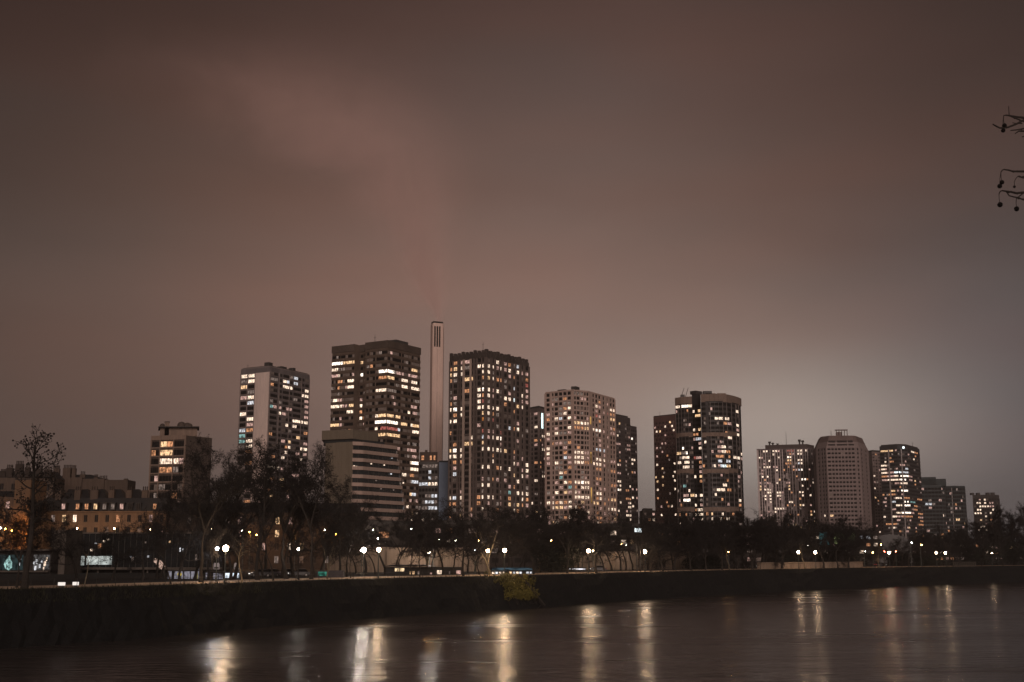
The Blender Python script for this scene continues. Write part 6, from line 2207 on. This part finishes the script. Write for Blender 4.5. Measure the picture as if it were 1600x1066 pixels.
CW.update({'honey': 'amberish', 'sodium': 'orange', 'red': 'small red'})
keep = [l for l in ROADL if True]
labs = unique_labels([(l[0], CW[l[3]] + " tall road lamp") for l in keep])
for (px, py, Y, key, I), lab in zip(keep, labs):
    p = at(px, py, Y)
    h = p.z - GROUND + .2
    r = .26 if key in ('white', 'sodium', 'amber') else .2
    if key == 'red':
        e = lamp("signal_lamp", lab.replace("tall road lamp", "signal lamp"), "signal lamp", "red signal lamps", (p.x, p.y), p.z - GROUND, key, COLS[key], I * .2, .11)
    else:
        r = .14 + .08 * min(1, I / 200)
        lamp("road_lamp", lab, "lamp", "tall road lamps beyond the trees", (p.x, p.y + 1.6), h, key, COLS[key], I * (.5 if key == 'sodium' else .5), r, arm=True)

# ------------------------------------------------------------------ steam from the chimney
# (photo column, row, radius): the plume's axis, rising and drifting to the left
RINGS = [(687, 506, 3.5), (684.5, 490, 7), (678.5, 470, 13), (669, 440, 23), (656, 400, 37), (641, 350, 54), (620, 300, 76), (590, 250, 106), (548, 205, 145), (495, 160, 185), (432, 115, 225), (360, 65, 260)]
SP = [(at(px, py, 650), r / F * 650) for px, py, r in RINGS]
vs, fs = [], []
K = 16
for i, (c, R) in enumerate(SP):
    for k in range(K):
        g = 6.2832 * k / K
        vs.append((c.x + math.cos(g) * R * 2.1, 650 + math.sin(g) * R * 1.5, c.z))
for i in range(len(SP) - 1):
    for k in range(K):
        k2 = (k + 1) % K
        fs.append((i * K + k, i * K + k2, (i + 1) * K + k2, (i + 1) * K + k))
fs += [tuple(reversed(range(K))), tuple((len(SP) - 1) * K + k for k in range(K))]
m, nt, out = nmat("steam_volume")
v = N(nt, "ShaderNodeVolumePrincipled", i_Density=.006, i_Anisotropy=-.35)
v.inputs["Color"].default_value = (1.0, .68, .63, 1)
geo = N(nt, "ShaderNodeNewGeometry")
sep = N(nt, "ShaderNodeSeparateXYZ")
nt.links.new(geo.outputs["Position"], sep.inputs[0])


def MM(op, a, b=None):
    n = N(nt, "ShaderNodeMath", operation=op)
    for i, x in enumerate((a, b)):
        if x is None:
            continue
        if isinstance(x, (int, float)):
            n.inputs[i].default_value = x
        else:
            nt.links.new(x, n.inputs[i])
    return n.outputs[0]


z0, z1 = SP[0][0].z, SP[-1][0].z
hgt = MM("DIVIDE", MM("SUBTRACT", sep.outputs[2], z0), z1 - z0)


def along(vals, scale):
    """A value that changes with height, through the plume's rings."""
    cr = N(nt, "ShaderNodeValToRGB")
    cr.color_ramp.interpolation = 'B_SPLINE'
    el = cr.color_ramp.elements
    ps = [(c.z - z0) / (z1 - z0) for c, _ in SP]
    el[0].position, el[1].position = ps[0], ps[-1]
    for e, x in ((el[0], vals[0]), (el[1], vals[-1])):
        e.color = (x / scale, x / scale, x / scale, 1)
    for p, x in zip(ps[1:-1], vals[1:-1]):
        e = el.new(p)
        e.color = (x / scale, x / scale, x / scale, 1)
    nt.links.new(hgt, cr.inputs["Fac"])
    sp_ = N(nt, "ShaderNodeSeparateColor")
    nt.links.new(cr.outputs["Color"], sp_.inputs[0])
    return MM("MULTIPLY", sp_.outputs[0], scale)


XO = 270.0
cx = MM("SUBTRACT", along([c.x + XO for c, _ in SP], 320.0), XO)
rad = along([R for _, R in SP], 110.0)
no = N(nt, "ShaderNodeTexNoise", i_Scale=.020, i_Detail=5.0)
no.inputs["Distortion"].default_value = .8
nt.links.new(geo.outputs["Position"], no.inputs["Vector"])
wob = MM("MULTIPLY", MM("SUBTRACT", no.outputs["Fac"], .5), rad)
dx = MM("DIVIDE", MM("ADD", MM("SUBTRACT", sep.outputs[0], cx), wob), rad)
dy = MM("DIVIDE", MM("SUBTRACT", sep.outputs[1], 650.0), MM("MULTIPLY", rad, .75))
q_ = MM("ADD", MM("MULTIPLY", dx, dx), MM("MULTIPLY", dy, dy))
fall = MM("EXPONENT", MM("MULTIPLY", q_, -1.3))
rr = N(nt, "ShaderNodeMapRange")
rr.inputs["From Min"].default_value = .30
rr.inputs["From Max"].default_value = .70
rr.inputs["To Min"].default_value = .35
rr.inputs["To Max"].default_value = 1.5
nt.links.new(no.outputs["Fac"], rr.inputs["Value"])
fade = N(nt, "ShaderNodeMapRange")
fade.inputs["From Min"].default_value = .58
fade.inputs["From Max"].default_value = .98
fade.inputs["To Min"].default_value = STEAM
fade.inputs["To Max"].default_value = 0.0
nt.links.new(hgt, fade.inputs["Value"])
den = MM("DIVIDE", MM("MULTIPLY", MM("MULTIPLY", fall, rr.outputs[0]), fade.outputs[0]), rad)
nt.links.new(den, v.inputs["Density"])
nt.links.new(v.outputs[0], out.inputs["Volume"])
me = bpy.data.meshes.new("steam")
me.from_pydata([tuple(p) for p in vs], [], fs)
me.materials.append(m)
o = bpy.data.objects.new("steam", me)
COL.objects.link(o)
tag(o, "soft steam plume drifting from the chimney", "steam", kind="stuff")

# ------------------------------------------------------------------ damp night air
m, nt, out = nmat("night_haze")
v = N(nt, "ShaderNodeVolumePrincipled", i_Density=HAZE, i_Anisotropy=.3)
v.inputs["Color"].default_value = (.86, .78, .74, 1)
nt.links.new(v.outputs[0], out.inputs["Volume"])
hb = MB()
hb.box(-2300, 2750, -60, 2750, -3.0, 142, m)
tag(hb.build("haze"), "thin damp night air over the river", "haze", kind="stuff")

# ------------------------------------------------------------------ render settings
scene.view_settings.view_transform = 'Standard'
scene.view_settings.look = 'None'
scene.view_settings.exposure = 0.0
scene.view_settings.gamma = 1.0
scene.render.engine = 'CYCLES'
cy = scene.cycles
cy.use_denoising = True
cy.denoiser = 'OPENIMAGEDENOISE'
cy.sample_clamp_indirect = 4.0
cy.sample_clamp_direct = 60.0
cy.max_bounces = 6
cy.diffuse_bounces = 2
cy.glossy_bounces = 3
cy.transmission_bounces = 2
cy.volume_bounces = 0
cy.volume_step_rate = 2.0
cy.use_light_tree = True
scene.render.film_transparent = False
